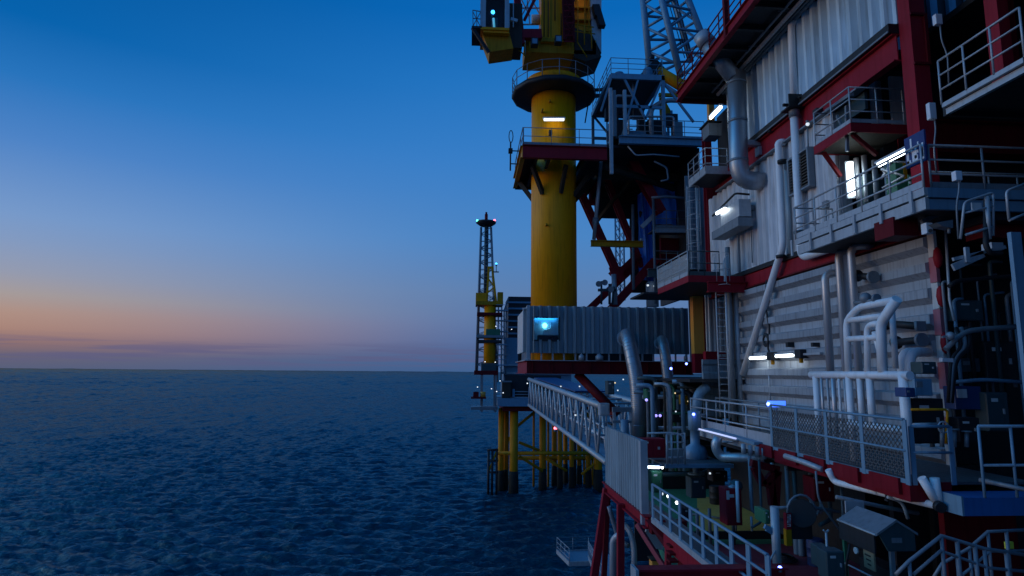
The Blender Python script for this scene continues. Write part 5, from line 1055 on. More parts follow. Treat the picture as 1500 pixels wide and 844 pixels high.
t = thing('step_beam', 'bright blue-painted low platform right of the walkway front', 'platform', (10.6, 13, 19.1)); blue2 = M('paint_bright_blue', (.025, .13, .36), .5, 0, .2, 2, .3); build('front', MB().box(10.55, 18, 12.9, 12.96, 19.05, 19.42), blue2, t); build('top', MB().box(10.55, 18, 12.96, 13.65, 19.36, 19.42), blue2, t); build('end_plate', MB().box(10.5, 10.55, 12.9, 13.65, 19.05, 19.45), steelb, t)
railing('blue-grey railing at the right edge above the blue platform', [(11.05, 12.92, 19.42), (14, 12.92, 19.42)], 1.5, steelb, .75, rails=(1, .45), toe=0, **R_)
t = thing('blue_lit_sign', 'small sign strip glowing bright blue on the walkway railing', 'sign', P(1138, 597, 21)); build('panel', r2(1125, 587.5, 1151, 596.5, 21, .05), Lbs, t); build('mount', r2(1137, 597, 1139, 604, 21.02, .03), galvd, t)
bulb('blue-white lamp at the left end of the glowing blue strip', P(1125.5, 592, 20.9), .06, Lb, 'blue lamps', (0, 1, 0))
t = thing('white_board', 'plain white plate wired below the glowing blue strip', 'sign', P(1130, 600, 20.9)); build('plate', r2(1127, 597.5, 1138, 601, 20.9, .02), signw, t); build('wire', r2(1126, 590, 1126.6, 625, 20.95, .02), galv, t)
# under-slung tubes
t = thing('support_truss', 'white tubular truss slung beneath the lower walkway', 'truss', P(1376, 742, 13.6))
q0, q1 = P(1222, 706, 16.6), P(1377, 742, 13.4)
build('lower_chord', MB().pipe([P(1213, 688, 16.6), q0, q1], .085, .2), white, t)
for a, b, r in (((1283, 696), (1284, 724), .07), ((1294, 704), (1306, 722), .08), ((1350, 700), (1373, 738), .09), ((1369, 700), (1374, 738), .1)):
    D = 15.1 if a[0] < 1320 else 13.5
    build('hanger', MB().cyl(P(*a, D), P(*b, D), r, 10), white, t)
build('end_cap', MB().cyl(P(1374, 741, 13.42), P(1379, 744, 13.3), .12, 12), navy, t)
solo('tie_rod', MB().cyl(P(1435, 703, 13.2), P(1505, 718, 12.4), .05, 8), galvd, 'thin grey tie rod below the blue platform at right', 'rod')
pipe('pale grey pipe hugging the underside of the lower walkway', [P(1150, 668, 18.4), P(1180, 678, 17.6), P(1205, 688, 17)], .08, galv, group='pipes under the lower walkway')

# ================================================================== main deck and lower things
DZ = 15.4
o = build('main_deck', MB().poly([(6.0, 9, DZ), (30, 9, DZ), (30, 36, DZ), (9.1, 36, DZ), (8.6, 30, DZ), (7.4, 24, DZ), (6.3, 17.5, DZ)], (0, 0, -.4)), deckg, kind='structure')
o = build('walkway_marking', MB().poly([(9.3, 25.4, DZ + .004), (12.7, 26, DZ + .004), (13.7, 28, DZ + .004), (13.7, 33, DZ + .004), (12.5, 34, DZ + .004)], (0, 0, .004)), decky, kind='structure')
o = build('red_deck_area', MB().box(8.2, 20, 12, 24.5, DZ + .004, DZ + .008), deckr, kind='structure')
o = build('deck_path', MB().poly([(8.2, 23, DZ + .012), (9.3, 23, DZ + .012), (9.8, 11, DZ + .012), (8.3, 11, DZ + .012)], (0, 0, .004)), deckg, kind='structure')
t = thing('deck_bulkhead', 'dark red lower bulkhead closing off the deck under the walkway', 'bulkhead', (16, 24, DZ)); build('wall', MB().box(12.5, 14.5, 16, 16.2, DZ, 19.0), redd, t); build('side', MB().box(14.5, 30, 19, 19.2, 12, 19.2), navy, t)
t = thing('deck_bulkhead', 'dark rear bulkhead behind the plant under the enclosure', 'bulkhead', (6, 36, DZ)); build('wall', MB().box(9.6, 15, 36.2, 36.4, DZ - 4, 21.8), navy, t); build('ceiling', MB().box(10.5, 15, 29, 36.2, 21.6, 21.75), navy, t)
# raised side gangway
sx0, sz = 5.35, 17.75
t = thing('side_gangway', 'raised gangway with a red side beam along the sea edge', 'gangway', (sx0, 11, sz - .4))
build('floor', MB().box(sx0 + .08, 6.15, 10.5, 24.3, sz - .06, sz - .01), grate, t)
build('kick_rail', MB().box(sx0 - .04, sx0 + .06, 11, 18.2, sz - .02, sz + .12), galv, t)
build('side_beam', MB().box(sx0, sx0 + .07, 10.8, 17.2, sz - .42, sz - .03), red, t)
build('far_beam', MB().ibeam((sx0, 18.6, sz - .12), (sx0, 24.5, sz - .12), .25, .36), red, t)
build('corner_beam', MB().box(sx0, 6.4, 18.3, 18.6, sz - .38, sz - .02), redd, t)
railing('blue-grey flat-post railing along the raised side gangway', [(sx0 + .02, 18.2, sz), (sx0 + .02, 11.2, sz)], 1.05, steelb, .78, rails=(1, .68, .38), toe=0, flatpost=True, fw=.17, **R_)
t = thing('windwall', 'freestanding grey corrugated windwall panel at the far end of the side gangway', 'panel', (sx0, 19, sz)); build('sheet', MB().corr('X', sx0 - .02, 19.1, 24.1, sz + .05, sz + 2.2, .3, .05), clad_s, t); build('end_post', MB().box(sx0 - .12, sx0 + .1, 18.9, 19.08, sz - .25, sz + 2.2), galv, t)
for k in range(5): y = 19.5 + k * 1.0; build('stub', MB().box(sx0 - .05, sx0 + .06, y, y + .12, sz - .02, sz + .05), galv, t)
t = thing('support_trestle', 'red splayed support legs carrying the windwall panel', 'legs', P(880, 840, 24))
build('leg', MB().beam(P(889, 716, 24.2), P(868, 860, 24.2), .27, .27), red, t); build('leg', MB().beam(P(891, 718, 24.3), P(884, 860, 23.6), .18, .18), redd, t)
build('leg', MB().beam(P(909, 738, 21.4), P(909, 860, 21.4), .22, .22), red, t); build('leg', MB().beam(P(979, 776, 17.6), P(978, 860, 17.2), .14, .16), red, t)
build('brace', MB().beam(P(933, 768, 19), P(985, 850, 18), .1, .14), deckr, t); build('brace', MB().beam(P(992, 790, 17), P(1018, 860, 16), .1, .14), deckr, t)
build('gusset', MB().poly([P(946, 762, 18.4), P(975, 762, 18.2), P(981, 800, 17.6), P(976, 806, 17.6)], (0, .08, 0)), redd, t)
t = thing('stair_stringer', 'short flight of dark red stairs beneath the side gangway', 'stairs', P(990, 830, 16)); 
for k in range(4): build('tread', r2(981, 800 + k * 11, 994, 803 + k * 11, 16.4 - k * .2, .3), redd, t)
build('side_plate', MB().poly([P(994, 790, 16.3), P(1010, 812, 15.8), P(1010, 844, 15.8), P(994, 844, 16.3)], (0, .06, 0)), redd, t)
t = thing('crash_beam', 'long dark red beam crossing the bottom edge of the view', 'beam', P(925, 840, 12.5)); a = P(932, 842, 12.4); b = P(1150, 842, 12.4); build('beam', MB().ibeam((a.x, 12.4, a.z), (b.x, 12.4, a.z), .3, .26), red, t); build('end_plate', MB().box(a.x - .06, a.x, 12.2, 12.6, a.z - .2, a.z + .14), galv, t)
bulb('blue-white lamp on the right end of the dark red bottom beam', P(1142.5, 832, 12.3), .04, Lb, 'blue lamps', (0, 0, -1))
for x, y, lab in ((979, 727, 'left'), (991.5, 736.5, 'right')): bulb(lab + ' of two white bulbs on the gangway railing end', P(x, y, 17.6), .045, Lw, base=(1, 0, 0))
bulb('small bulb on the post right beside the gangway railing top', P(970, 723.5, 18), .04, Lww, base=(1, 0, 0))
# sea-edge gear
t = thing('hose_reel_pipes', 'pale bent pipes between the red support legs', 'pipes', P(898, 844, 22)); build('riser', MB().pipe([P(898, 862, 22.2), P(898, 790, 22.2), P(910, 782, 22)], .12, .3), galv, t); build('bend', MB().pipe([P(908, 765, 22.4), P(922, 775, 22.2), P(929, 800, 22), P(929, 862, 22)], .1, .5), galv, t); build('conduit', MB().pipe([P(892, 742, 23), P(897, 760, 23), P(906, 790, 23), P(921, 800, 22.6)], .08, .5), galvd, t)
t = thing('grey_shield', 'pale curved shield plate behind the red support legs', 'shield', P(958, 805, 20)); build('plate', MB().poly([P(948, 772, 20), P(966, 776, 20), P(972, 800, 20), P(970, 806, 20), P(952, 802, 20), P(944, 786, 20)], (0, .1, 0)), galv, t)
t = thing('orange_box', 'tiny orange box low behind the red legs', 'box', P(960, 835, 19)); build('case', r2(955, 822, 968, 832, 19, .3), ora, t); build('lid', r2(954, 820, 969, 822, 18.95, .4), brown, t)
# sea-level landing
lz = 6.9
t = thing('landing_platform', 'pale railed landing platform low over the water', 'platform', ZP(818, 815, lz)); c = [ZP(816, 808, lz), ZP(885, 806, lz), ZP(905, 824, lz), ZP(834, 826, lz)]
build('deck', MB().poly(c, (0, 0, -.2)), steelb, t); build('edge_beam', MB().beam(c[0], c[3], .12, .35).beam(c[3], c[2], .12, .35), galv, t)
railing('pale railing round the landing platform low over the water', [c[3], c[0], c[1]], 1.15, galv, 1.3, rails=(1, .66, .33), toe=.1, group='railings on the near platform')
t = thing('boarding_stair', 'pale gangway stair dropping from the landing platform', 'stair', ZP(865, 820, lz)); a, b = ZP(862, 816, lz - .1), P(882, 862, 36); build('flight', MB().beam(a + V((.9, 0, 0)), b + V((.9, 0, 0)), 1.5, .2), steelb, t); build('stringer', MB().beam(a, b, .1, .3), galv, t)
railing('pale sloping railing on the gangway stair at the landing platform', [a + V((0, 0, .2)), b + V((0, 0, .2))], 1.05, galv, 1.5, toe=0, group='railings on the near platform')
# deck furniture
def cabinet(lab, x0, y0, x1, y1, D, mat, dep=.5, door=None, group=None, name='deck_cabinet'):
    t = thing(name, lab, 'cabinet', P((x0 + x1) / 2, y1, D), group); build('case', r2(x0, y0, x1, y1, D, dep), mat, t); build('door', r2(x0 + 1.2, y0 + 1.5, x1 - 1.2, y1 - 1.5, D - .03, .028), door or mat, t); w = x1 - x0; h = y1 - y0; build('handle', r2(x1 - .22 * w, y0 + .42 * h, x1 - .16 * w, y0 + .56 * h, D - .07, .04), galv, t); build('label_plate', r2(x0 + .2 * w, y0 + .15 * h, x0 + .5 * w, y0 + .24 * h, D - .036, .005), panelw, t); return t
t = cabinet('upright red cabinet with a pale notice standing on the yellow deck', 1064, 716, 1087, 770, 20.5, red, .6); build('notice', r2(1064.5, 719, 1068.5, 732, 20.44, .02), panelw, t)
a, b = vert(1080.5, 705, 765, 20.2); pipe('thin shiny pole against the red cabinet', [a, b], .055, white); 
t = thing('valve', 'teal hydrant head behind the red cabinet', 'valve', P(1078, 715, 20.8)); build('body', MB().ball(P(1078, 712, 20.8), .22, 8), teal, t); build('outlet', MB().cyl(P(1068, 716, 20.7), P(1078, 712, 20.7), .09, 10), galv, t)
t = thing('marker_post', 'yellow-footed red marker post with pale vertical lettering', 'post', P(1155, 800, 17)); build('upper', r2(1152, 752, 1160, 776, 17, .15), red, t); build('lower', r2(1152, 776, 1160, 800, 17, .15), yeld, t)
mb = MB()
for y in (754, 758.5, 763, 768): r2(1153.4, y, 1158.6, y + 1, 16.985, .01, mb); r2(1153.4 if int(y) % 2 else 1157, y, 1154.6 if int(y) % 2 else 1158.4, y + 3.6, 16.983, .01, mb); r2(1153.4, y + 2.8, 1158.6, y + 3.5, 16.981, .01, mb)
build('lettering', mb, panelw, t)
t = thing('davit_post', 'pale blue round post with a bracket at the gangway railing end', 'post', P(1137, 830, 14.5)); a, b = vert(1137, 742, 850, 14.4); build('shaft', MB().cyl(a, b, .1, 12), galv, t); split('bracket', MB().beam(P(1120, 771, 14.4), P(1138, 780, 14.4), .08, .1).beam(P(1122, 776, 14.4), P(1138, 786, 14.4), .06, .06), steelb, t); build('stay', MB().cyl(P(1122, 832, 14.2), P(1142, 795, 14.4), .02, 6), galv, t)
t = thing('pump_skid', 'dark motor skid with a round fan cover deep under the walkway', 'pump', P(1180, 790, 17)); build('base', r2(1160, 770, 1190, 790, 17, .9), navy, t); build('motor', MB().cyl(P(1174, 752, 17), P(1174, 752, 17.9), .38, 20), navy, t); build('fan_cover', MB().tube([P(1174, 750, 16.98) + V((.4 * math.cos(k * .4), 0, .45 * math.sin(k * .4))) for k in range(9)], .035, 6), galvd, t)
t = thing('red_trusswork', 'dark red knee truss under the far end of the lower walkway', 'truss', P(1130, 735, 20)); 
for a, b in (((1100, 678), (1140, 688)), ((1105, 685), (1118, 710)), ((1118, 710), (1138, 690)), ((1138, 690), (1135, 740)), ((1128, 706), (1132, 740))): build('member', MB().beam(P(*a, 20), P(*b, 20), .22, .22), redd, t)
for i, (x0, y0, x1, y1, D, m, lab) in enumerate(((955, 690, 971, 722, 22, green, 'green upright locker behind the windwall panel'), (925, 643, 975, 671, 25, red, 'red tank box behind the windwall panel top'), (1210, 806, 1228, 838, 13.2, teal, 'teal waste bin standing left of the canopy stand'), (1120, 748, 1128, 768, 16.5, green, 'small green box left of the pale blue post'), (1002, 745, 1012, 765, 20, navy, 'low black unit behind the gangway railing'))):
    cabinet(lab, x0, y0, x1, y1, D, m, .6, group='boxes on the lower deck')
tube_lamp('blue-white tube lamp over the green locker behind the windwall', P(946, 684, 21.8), P(966, 684.5, 21.8), (0, 0, 1), .05, EM('lamp_bluewhite', (.5, .65, 1), 8)); bulb('small white bulb just right of the blue-white tube lamp', P(970, 685, 21.8), .05, Lw)
t = thing('ladder_rack', 'pale ladder frame with square openings by the red tank box', 'frame', P(985, 680, 24)); D = 24
for x in (977, 984, 993, 1003): a, b = vert(x, 634, 680, D); build('post', MB().cyl(a, b, .04, 8), galv, t)
mb = MB()
for y in (636, 648, 658, 670): mb.tube([P(977, y, D), P(1003, y, D)], .035, 6)
build('bars', mb, galv, t); build('hoop', MB().pipe([P(948, 635, D), P(985, 634, D), P(1002, 638, D), P(1003, 680, D)], .04, .3, 8), galv, t)
t = thing('plant_platform', 'grey platform edge under the pale ladder frame', 'platform', P(1000, 684, 24)); a, b = P(975, 682, 24), P(1075, 683, 24); build('edge', MB().box(a.x, b.x, 24, 24.1, a.z - .1, a.z + .05), steelb, t); build('floor', MB().box(a.x, b.x, 24.1, 29, a.z - .05, a.z), grate, t)
for i, x in enumerate((1003, 1020, 1038, 1072)): a, b = vert(x, 686, 745, 24.5); solo('upright', MB().cyl(a, V((a.x, a.y, DZ)), .07, 8), (steelb, galvd, galvd, teal)[i], ('first', 'second', 'third', 'fourth')[i] + ' leg from the left under the grey platform edge', 'leg post', 'legs under the grey platform')
t = thing('blue_pump', 'blue-grey upright pump with a round casing left of the walkway', 'pump', P(1019, 680, 26)); q = P(1019, 668, 26)
build('casing', MB().lathe(q - V((0, 0, .25)), [(.12, -.5), (.16, -.1), (.42, 0), (.5, .3), (.42, .6), (.2, .75), (.2, 1.3), (.27, 1.32), (.27, 2.1), (.1, 2.15)], 18), steelb, t); build('foot', MB().cyl(q - V((0, 0, .7)), q - V((0, 0, .75)), .35, 14).cyl(q - V((0, 0, .75)), q - V((0, 0, .4)), .1, 10), steelb, t); build('stem', MB().cyl(P(1020, 632, 26), P(1020, 607, 26), .07, 8), galv, t)
bulb('bright blue-white lamp on top of the blue-grey pump', P(1016, 607, 25.7), .06, Lb, 'blue lamps', (0, 1, 0)); solo('light_bar', MB().beam(P(1016, 607.5, 25.9), P(1033, 607, 25.9), .08, .06), galv, 'short pale bar beside the lamp on the blue-grey pump', 'bar')
tube_lamp('long thin handrail tube sloping beside the walkway end, lamplight put in as glow', P(1024, 628.5, 25), P(1078, 642.5, 22), (0, 0, -1), .03, EM('rail_glow', (.55, .6, 1), .8)); solo('cable_tray', MB().beam(P(1036, 629, 25.2), P(1112, 650, 20.8), .35, .1), steelb, 'grey-blue cable tray sloping just under the walkway end', 'tray')  # handrail is no lamp; its glow stands in for nearby lamplight
pipe('silver elbow pipe curling under the far end of the lower walkway', [P(1052, 640, 23), P(1047, 655, 23), P(1056, 670, 23), P(1122, 671, 21.5)], .17, silver, .5); pipe('thin pale hose hooked under the cable tray', [P(1058, 647, 22.8), P(1068, 648, 22.8), P(1080, 645, 22.6)], .04, galv)
mb = MB(); 
for x in (1089, 1099, 1109, 1119): a, b = vert(x, 650 + (x - 1089) * .22, 665 + (x - 1089) * .25, 20.6); mb.cyl(a, b, .08, 8)
t = thing('hanger_set', 'row of pale stub brackets under the far walkway edge', 'brackets', P(1104, 660, 20.6)); split('stub', mb, galv, t)
pipe('big blue-grey elbow pipe left of the ribbed end panel', [P(1036, 566, 29.5), P(1022, 578, 29.5), P(1020, 622, 29.5)], .24, steelb, .6)
# pipework jungle under the enclosure
rnd = random.Random(11); mats = (galvd, steelb, teal, navy, brown, galv, green)
words = 'first second third fourth fifth sixth seventh eighth ninth tenth eleventh twelfth'.split()
for i in range(12):
    x = 950 + i * 6.5 + rnd.uniform(-2, 2); D = 30 + rnd.random() * 4; a, b = vert(x, 552 + rnd.uniform(0, 25), 690, D)
    pipe('%s upright process pipe counted from the wide duct in the dark plant' % words[i], [V((a.x - rnd.uniform(.4, 1), D + .2, b.z)), V((a.x, D, b.z)), a], rnd.uniform(.05, .13), mats[i % 7], .3, group='process pipes under the enclosure')
for i in range(6):
    z = 17 + i * .75; D = 31 + rnd.random() * 2
    pipe('%s level process pipe from the bottom in the dark plant' % words[i], [(9.3, D, z), (11 + rnd.random() * 2, D, z), (11.5 + rnd.random() * 2, D + 1, z + .5), (14.5, D + 1, z + .5)], rnd.uniform(.05, .12), mats[(i + 2) % 7], .3, group='level process pipes under the enclosure')
for i, (x, y, w, h, m, lab) in enumerate(((953, 578, 12, 16, green, 'green valve box between the two curved ducts'), (1006, 584, 12, 18, yeld, 'yellowish valve box right of the slim duct'), (895, 568, 10, 20, teal, 'teal box behind the footbridge landing'), (992, 610, 14, 18, navy, 'dark box low right of the slim duct'), (886, 600, 14, 18, galv, 'pale lit box at the footbridge landing'))):
    cabinet(lab, x - w / 2, y - h / 2, x + w / 2, y + h / 2, 31 + i * .4, m, .6, group='boxes under the enclosure')
t = thing('bridge_landing', 'grey landing post frame where the footbridge meets the near platform', 'frame', P(910, 640, 34)); D = 34
for x in (900, 912, 925): a, b = vert(x, 598, 660, D); build('post', MB().beam(a, b, .14, .14, (0, 1, 0)), galv, t)
build('beam', MB().beam(P(897, 600, D), P(928, 600, D), .2, .25).beam(P(897, 618, D), P(928, 618, D), .15, .15), galvd, t); build('deck', MB().box(8.6, 10, 33.5, 36, 18.2, 18.3), grate, t)
build('stack', MB().cyl(P(915, 655, 33.5), P(915, 615, 33.5), .22, 12), steelb, t)
railing('small railing on the footbridge landing left of the wide duct', [P(878, 640, 36), P(902, 640, 36)], 1.2, steelb, .5, rails=(1, .7, .4), group='railings on the near platform')
for (x, y, D), em, lab in (((1005.5, 533, 36), Lb, 'violet-blue lamp glowing on the girder beside the orange column'), ((961, 609, 31), Lp, 'left of a tight pair of violet lamps between the ducts'), ((967, 609, 31), Lp, 'right of a tight pair of violet lamps between the ducts'), ((947, 586, 31), Lp, 'violet lamp hugging the right side of the wide duct'), ((983, 540, 32.9), Lb, 'blue lamp shining along the slim duct'), ((1040, 693.5, 24), Lww, 'white bulb hanging below the grey platform edge'), ((901, 561, 33), Lyd, 'tiny warm lamp under the girder left of the wide duct'), ((913, 556, 33), Lww, 'tiny white lamp under the girder at the wide duct'), ((989, 576, 32), Lyd, 'tiny warm lamp beside the slim duct'), ((1008, 588, 31), Lyd, 'yellowish lamp by the valve box'), ((990, 603, 31), Lww, 'tiny white lamp low right of the slim duct'), ((905, 572, 33), Lww, 'tiny white lamp right of the teal box')):
    bulb(lab, P(x, y, D), .04 if em in (Lyd, Lww) else .07, em, 'lamps in the dark plant', (0, 1, 0))
# canopy stand and front stairs (nearest, lower right)
t = thing('canopy_stand', 'grey gabled canopy over a dark control stand at lower right', 'canopy', P(1300, 844, 13.4))
yg = 12.9; q = P(1312, 763, yg); el_, er = P(1285, 781, yg), P(1338, 779, yg); bl, br_ = P(1299, 808, yg), P(1339, 808, yg); Lk = 1.35
hw = (er.x - el_.x) / 2; cx_ = q.x
build('gable', MB().poly([(cx_, yg, q.z), (cx_ - hw, yg, el_.z), (cx_ - hw + .2, yg, bl.z), (cx_ + hw, yg, bl.z), (cx_ + hw, yg, el_.z)], (0, .05, 0)), teal, t)
build('roof', MB().poly([(cx_, yg - .03, q.z + .03), (cx_ - hw - .05, yg - .03, el_.z), (cx_ - hw - .05, yg - .03, el_.z - .05), (cx_, yg - .03, q.z - .02)], (0, Lk, 0)).poly([(cx_, yg - .03, q.z + .03), (cx_ + hw + .05, yg - .03, el_.z), (cx_ + hw + .05, yg - .03, el_.z - .05), (cx_, yg - .03, q.z - .02)], (0, Lk, 0)), galvd, t)
build('console', MB().box(cx_ - hw + .3, cx_ + hw - .05, yg + .15, yg + Lk - .15, DZ + .2, bl.z - .45), black, t)
build('post', MB().box(cx_ - hw, cx_ - hw + .07, yg + Lk - .1, yg + Lk - .03, DZ, el_.z), green, t); build('post', MB().box(cx_ - hw + .25, cx_ - hw + .34, yg + .02, yg + .09, DZ, bl.z), galvd, t); build('side_flap', MB().box(cx_ - hw - .04, cx_ - hw - .005, yg + .1, yg + Lk, el_.z - .45, el_.z - .06), navy, t)
pl = build('plate', MB().box(cx_ - hw - .005, cx_ - hw + .03, yg + .2, yg + .55, bl.z - .46, bl.z - .08), M('plate_tan', (.3, .22, .13), .6), t); mb = MB()
for k in range(3): mb.box(cx_ - hw - .012, cx_ - hw - .006, yg + .3, yg + .5 - .04 * k, bl.z - .2 - k * .09, bl.z - .17 - k * .09)
build('lettering', mb, black, pl)
build('gutter', MB().cyl((cx_ - hw - .06, yg, el_.z - .04), (cx_ - hw - .06, yg + Lk, el_.z - .04), .025, 8), galv, t); build('rail', MB().cyl((cx_ - hw - .1, yg + .05, bl.z - .55), (cx_ - hw - .1, yg + Lk, bl.z - .55), .02, 8), galv, t); build('gable_plate', MB().box(cx_ - .12, cx_ + .1, yg - .012, yg - .002, el_.z - .2, el_.z - .1), galvd, t); build('gauge', MB().cyl((cx_ - hw - .03, yg + .8, bl.z - .2), (cx_ - hw + .02, yg + .8, bl.z - .2), .07, 14), panelw, t); build('hose', MB().pipe([(cx_ - hw - .05, yg + .95, bl.z - .1), (cx_ - hw - .15, yg + 1.0, bl.z - .6), (cx_ - hw - .05, yg + 1.1, bl.z - 1.2)], .025, .2, 8), black, t); build('back_plate', r2(1239, 734, 1266, 752, 14.4, .04), galv, t)
cabinet('teal locker panel at the foot of the canopy stand', 1211, 808, 1238, 850, 12.8, teal, .35, group='boxes on the lower deck')
def stairrail(lab, pts, low, D):
    t = thing('stair_railing', lab, 'railing', P(*pts[-1], D), 'stair railings at lower right')
    w = [P(x, y, D) for x, y in pts]; build('handrail', MB().tube(w, .028, 8), galvd, t)
    w2 = [P(x, y, D) for x, y in low]; build('mid_rail', MB().tube(w2, .024, 8), galvd, t)
    for i, p in enumerate(w[1:]): build('post', MB().cyl(p, p - V((0, 0, 1.15)), .026, 8), galvd, t)
    for x in (1402, 1428, 1474):
        for (xa, ya), (xb, yb) in zip(pts, pts[1:]):
            if xa <= x < xb: p = P(x, ya + (yb - ya) * (x - xa) / (xb - xa), D); build('post', MB().cyl(p, p - V((0, 0, 1.1)), .03, 8), galvd, t)
stairrail('nearest dull grey stair railing peaking at lower right', [(1312, 842), (1332, 822), (1379, 785), (1442, 804), (1510, 814)], [(1338, 842), (1378, 807), (1448, 832), (1510, 838)], 9.2)
stairrail('second dim stair railing behind the nearest one', [(1365, 850), (1380, 826), (1420, 803), (1447, 779), (1510, 776)], [(1400, 850), (1425, 830), (1450, 808), (1510, 806)], 10.8)
t = thing('stair_flight', 'dark stair flight below the nearest stair railings', 'stairs', P(1400, 850, 10)); build('tread', MB().box(7.2, 12, 9.6, 10.6, 18.0, 18.06), grate, t); build('stringer', MB().box(7.2, 12, 9.5, 9.6, 17.8, 18.06), redd, t)
t = thing('yellow_label', 'small yellow square plate at the lower right edge', 'plate', P(1479, 800, 11.5)); build('plate', r2(1473, 794, 1485, 804, 11.5, .03), M('plate_yellow', (.6, .55, .05), .5), t); build('bracket', r2(1477, 804, 1480, 815, 11.5, .03), navy, t)

# clutter in the black bay and under the walkway at right
rk = random.Random(31); kinds = (galvd, steelb, teal, navy, galv, brown)
for i in range(10):
    x = 1392 + i * 11 + rk.uniform(-3, 3); D = 15.9 + rk.random() * .6; y0 = rk.uniform(380, 460); y1 = rk.uniform(560, 640)
    a, b = vert(x, y0, y1, D); pipe('%s dim upright line from the left in the black bay' % words[i], [a, b, b + V((rk.uniform(.2, .7), 0, rk.uniform(-.1, .15)))], rk.uniform(.025, .07), kinds[i % 4], .12, group='dim upright lines in the black bay', n=8)
for i, (x0, y0, x1, y1, D, m, lab) in enumerate(((1338, 584, 1384, 650, 14.9, navy, 'tall dark panel for plant and wall shade behind the hand wheel'), (1400, 440, 1440, 470, 16.0, teal, 'dim teal duct box high in the black bay'), (1444, 500, 1490, 560, 16.1, navy, 'big unlit cabinet at the right of the black bay'), (1446, 575, 1478, 632, 15.4, teal, 'dim teal control cabinet right of the blue cabinet'), (1350, 530, 1372, 548, 14.9, teal, 'small teal valve actuator above the slate blue box'), (1404, 612, 1436, 648, 14.8, navy, 'dark skid box behind the front railing'))):  # the tall dark panel also puts shade over the ribbed wall
    cabinet(lab, x0, y0, x1, y1, D, m, .4, group='dim cabinets in the black bay')
for i, (pts, r, m, lab) in enumerate((([(1385, 512), (1412, 486), (1440, 482), (1500, 478)], .07, galvd, 'dim bent pipe crossing the black bay'), ([(1396, 560), (1440, 556), (1500, 560)], .05, steelb, 'dim level pipe low in the black bay'), ([(1340, 610), (1362, 612), (1366, 655)], .06, galvd, 'grey drain bend behind the front railing'), ([(1390, 420), (1400, 412), (1470, 405), (1500, 404)], .06, navy, 'dark level pipe high in the black bay'))):
    pipe(lab, [P(x, y, 15.6) for x, y in pts], r, m, .3, group='dim pipes in the black bay')
mb = MB()
for k in range(3): mb.cyl(P(1380 + k * 18, 655, 14.6), P(1380 + k * 18, 628 + k * 3, 14.6), .05, 8)
t = thing('valve_row', 'row of three stubby valve stems at the foot of the black bay', 'valves', P(1398, 655, 14.6)); split('stem', mb, galvd, t)
mb = MB()
for k in range(3): q = P(1380 + k * 18, 627 + k * 3, 14.6); mb.cyl(q, q + V((0, 0, .03)), .11, 12)
split('hand_wheel', mb, galvd, t)
# plant under the walkway
for i in range(9):
    x = 1100 + i * 17 + rk.uniform(-4, 4); D = 19.5 + rk.random() * 1.2; a, b = vert(x, 668 + i * 5, 735 + rk.uniform(0, 30), D)
    pipe('%s dim riser from the left in the gloom under the lower walkway' % words[i], [V((a.x, D, b.z)), a, a + V((rk.uniform(-.5, .5), -.1, -.15))], rk.uniform(.03, .09), kinds[(i * 2) % 6], .15, group='dim risers under the lower walkway', n=8)
for i, (x0, y0, x1, y1, D, m, lab) in enumerate(((1012, 700, 1034, 730, 25, teal, 'dull teal pump housing on the far green deck'), (1044, 690, 1066, 706, 26, navy, 'dark tank end behind the red cabinet'), (1192, 700, 1222, 735, 18.5, redd, 'dark red tank under the walkway'), (1440, 720, 1490, 742, 14, teal, 'dim teal beam box below the tie rod'))):
    cabinet(lab, x0, y0, x1, y1, D, m, .6, group='dim machinery boxes on the lower deck')
for i, (pts, D, r, m, lab) in enumerate((([(1130, 745), (1180, 742), (1230, 750)], 17.8, .05, galvd, 'dim level pipe behind the pale blue post'), ([(1225, 728), (1290, 742), (1345, 752)], 15, .05, galvd, 'thin pipe sloping above the grey canopy'), ([(1300, 728), (1322, 735), (1330, 760)], 14.6, .04, galv, 'short hooked hose hanging above the grey canopy'), ([(1195, 690), (1199, 735), (1240, 790)], 17, .03, galvd, 'thin slanted cable under the walkway'))):
    pipe(lab, [P(x, y, D) for x, y in pts], r, m, .3, group='dim pipes under the lower walkway', n=8)
t = thing('stanchion', 'thin pale stanchion with a forked top beside the teal panel', 'post', P(1212, 800, 13.5)); a, b = vert(1212, 780, 845, 13.5); build('shaft', MB().cyl(a, b, .025, 8), galv, t); build('fork', MB().beam(b + V((-.06, 0, .05)), b, .03, .03).beam(b + V((.06, 0, .05)), b, .03, .03), galv, t)
t = thing('stanchion', 'short pale stanchion on the yellow deck right of the red cabinet', 'post', P(1101, 776, 20)); a, b = vert(1101, 757, 778, 20); build('shaft', MB().cyl(a, b, .04, 8), galv, t)
t = thing('chain_rail', 'low dark coaming rail in front of the yellow deck', 'rail', P(1100, 772, 22)); build('bar', MB().beam((8.6, 24.9, DZ + .25), (13.4, 24.9, DZ + .25), .12, .3), navy, t)
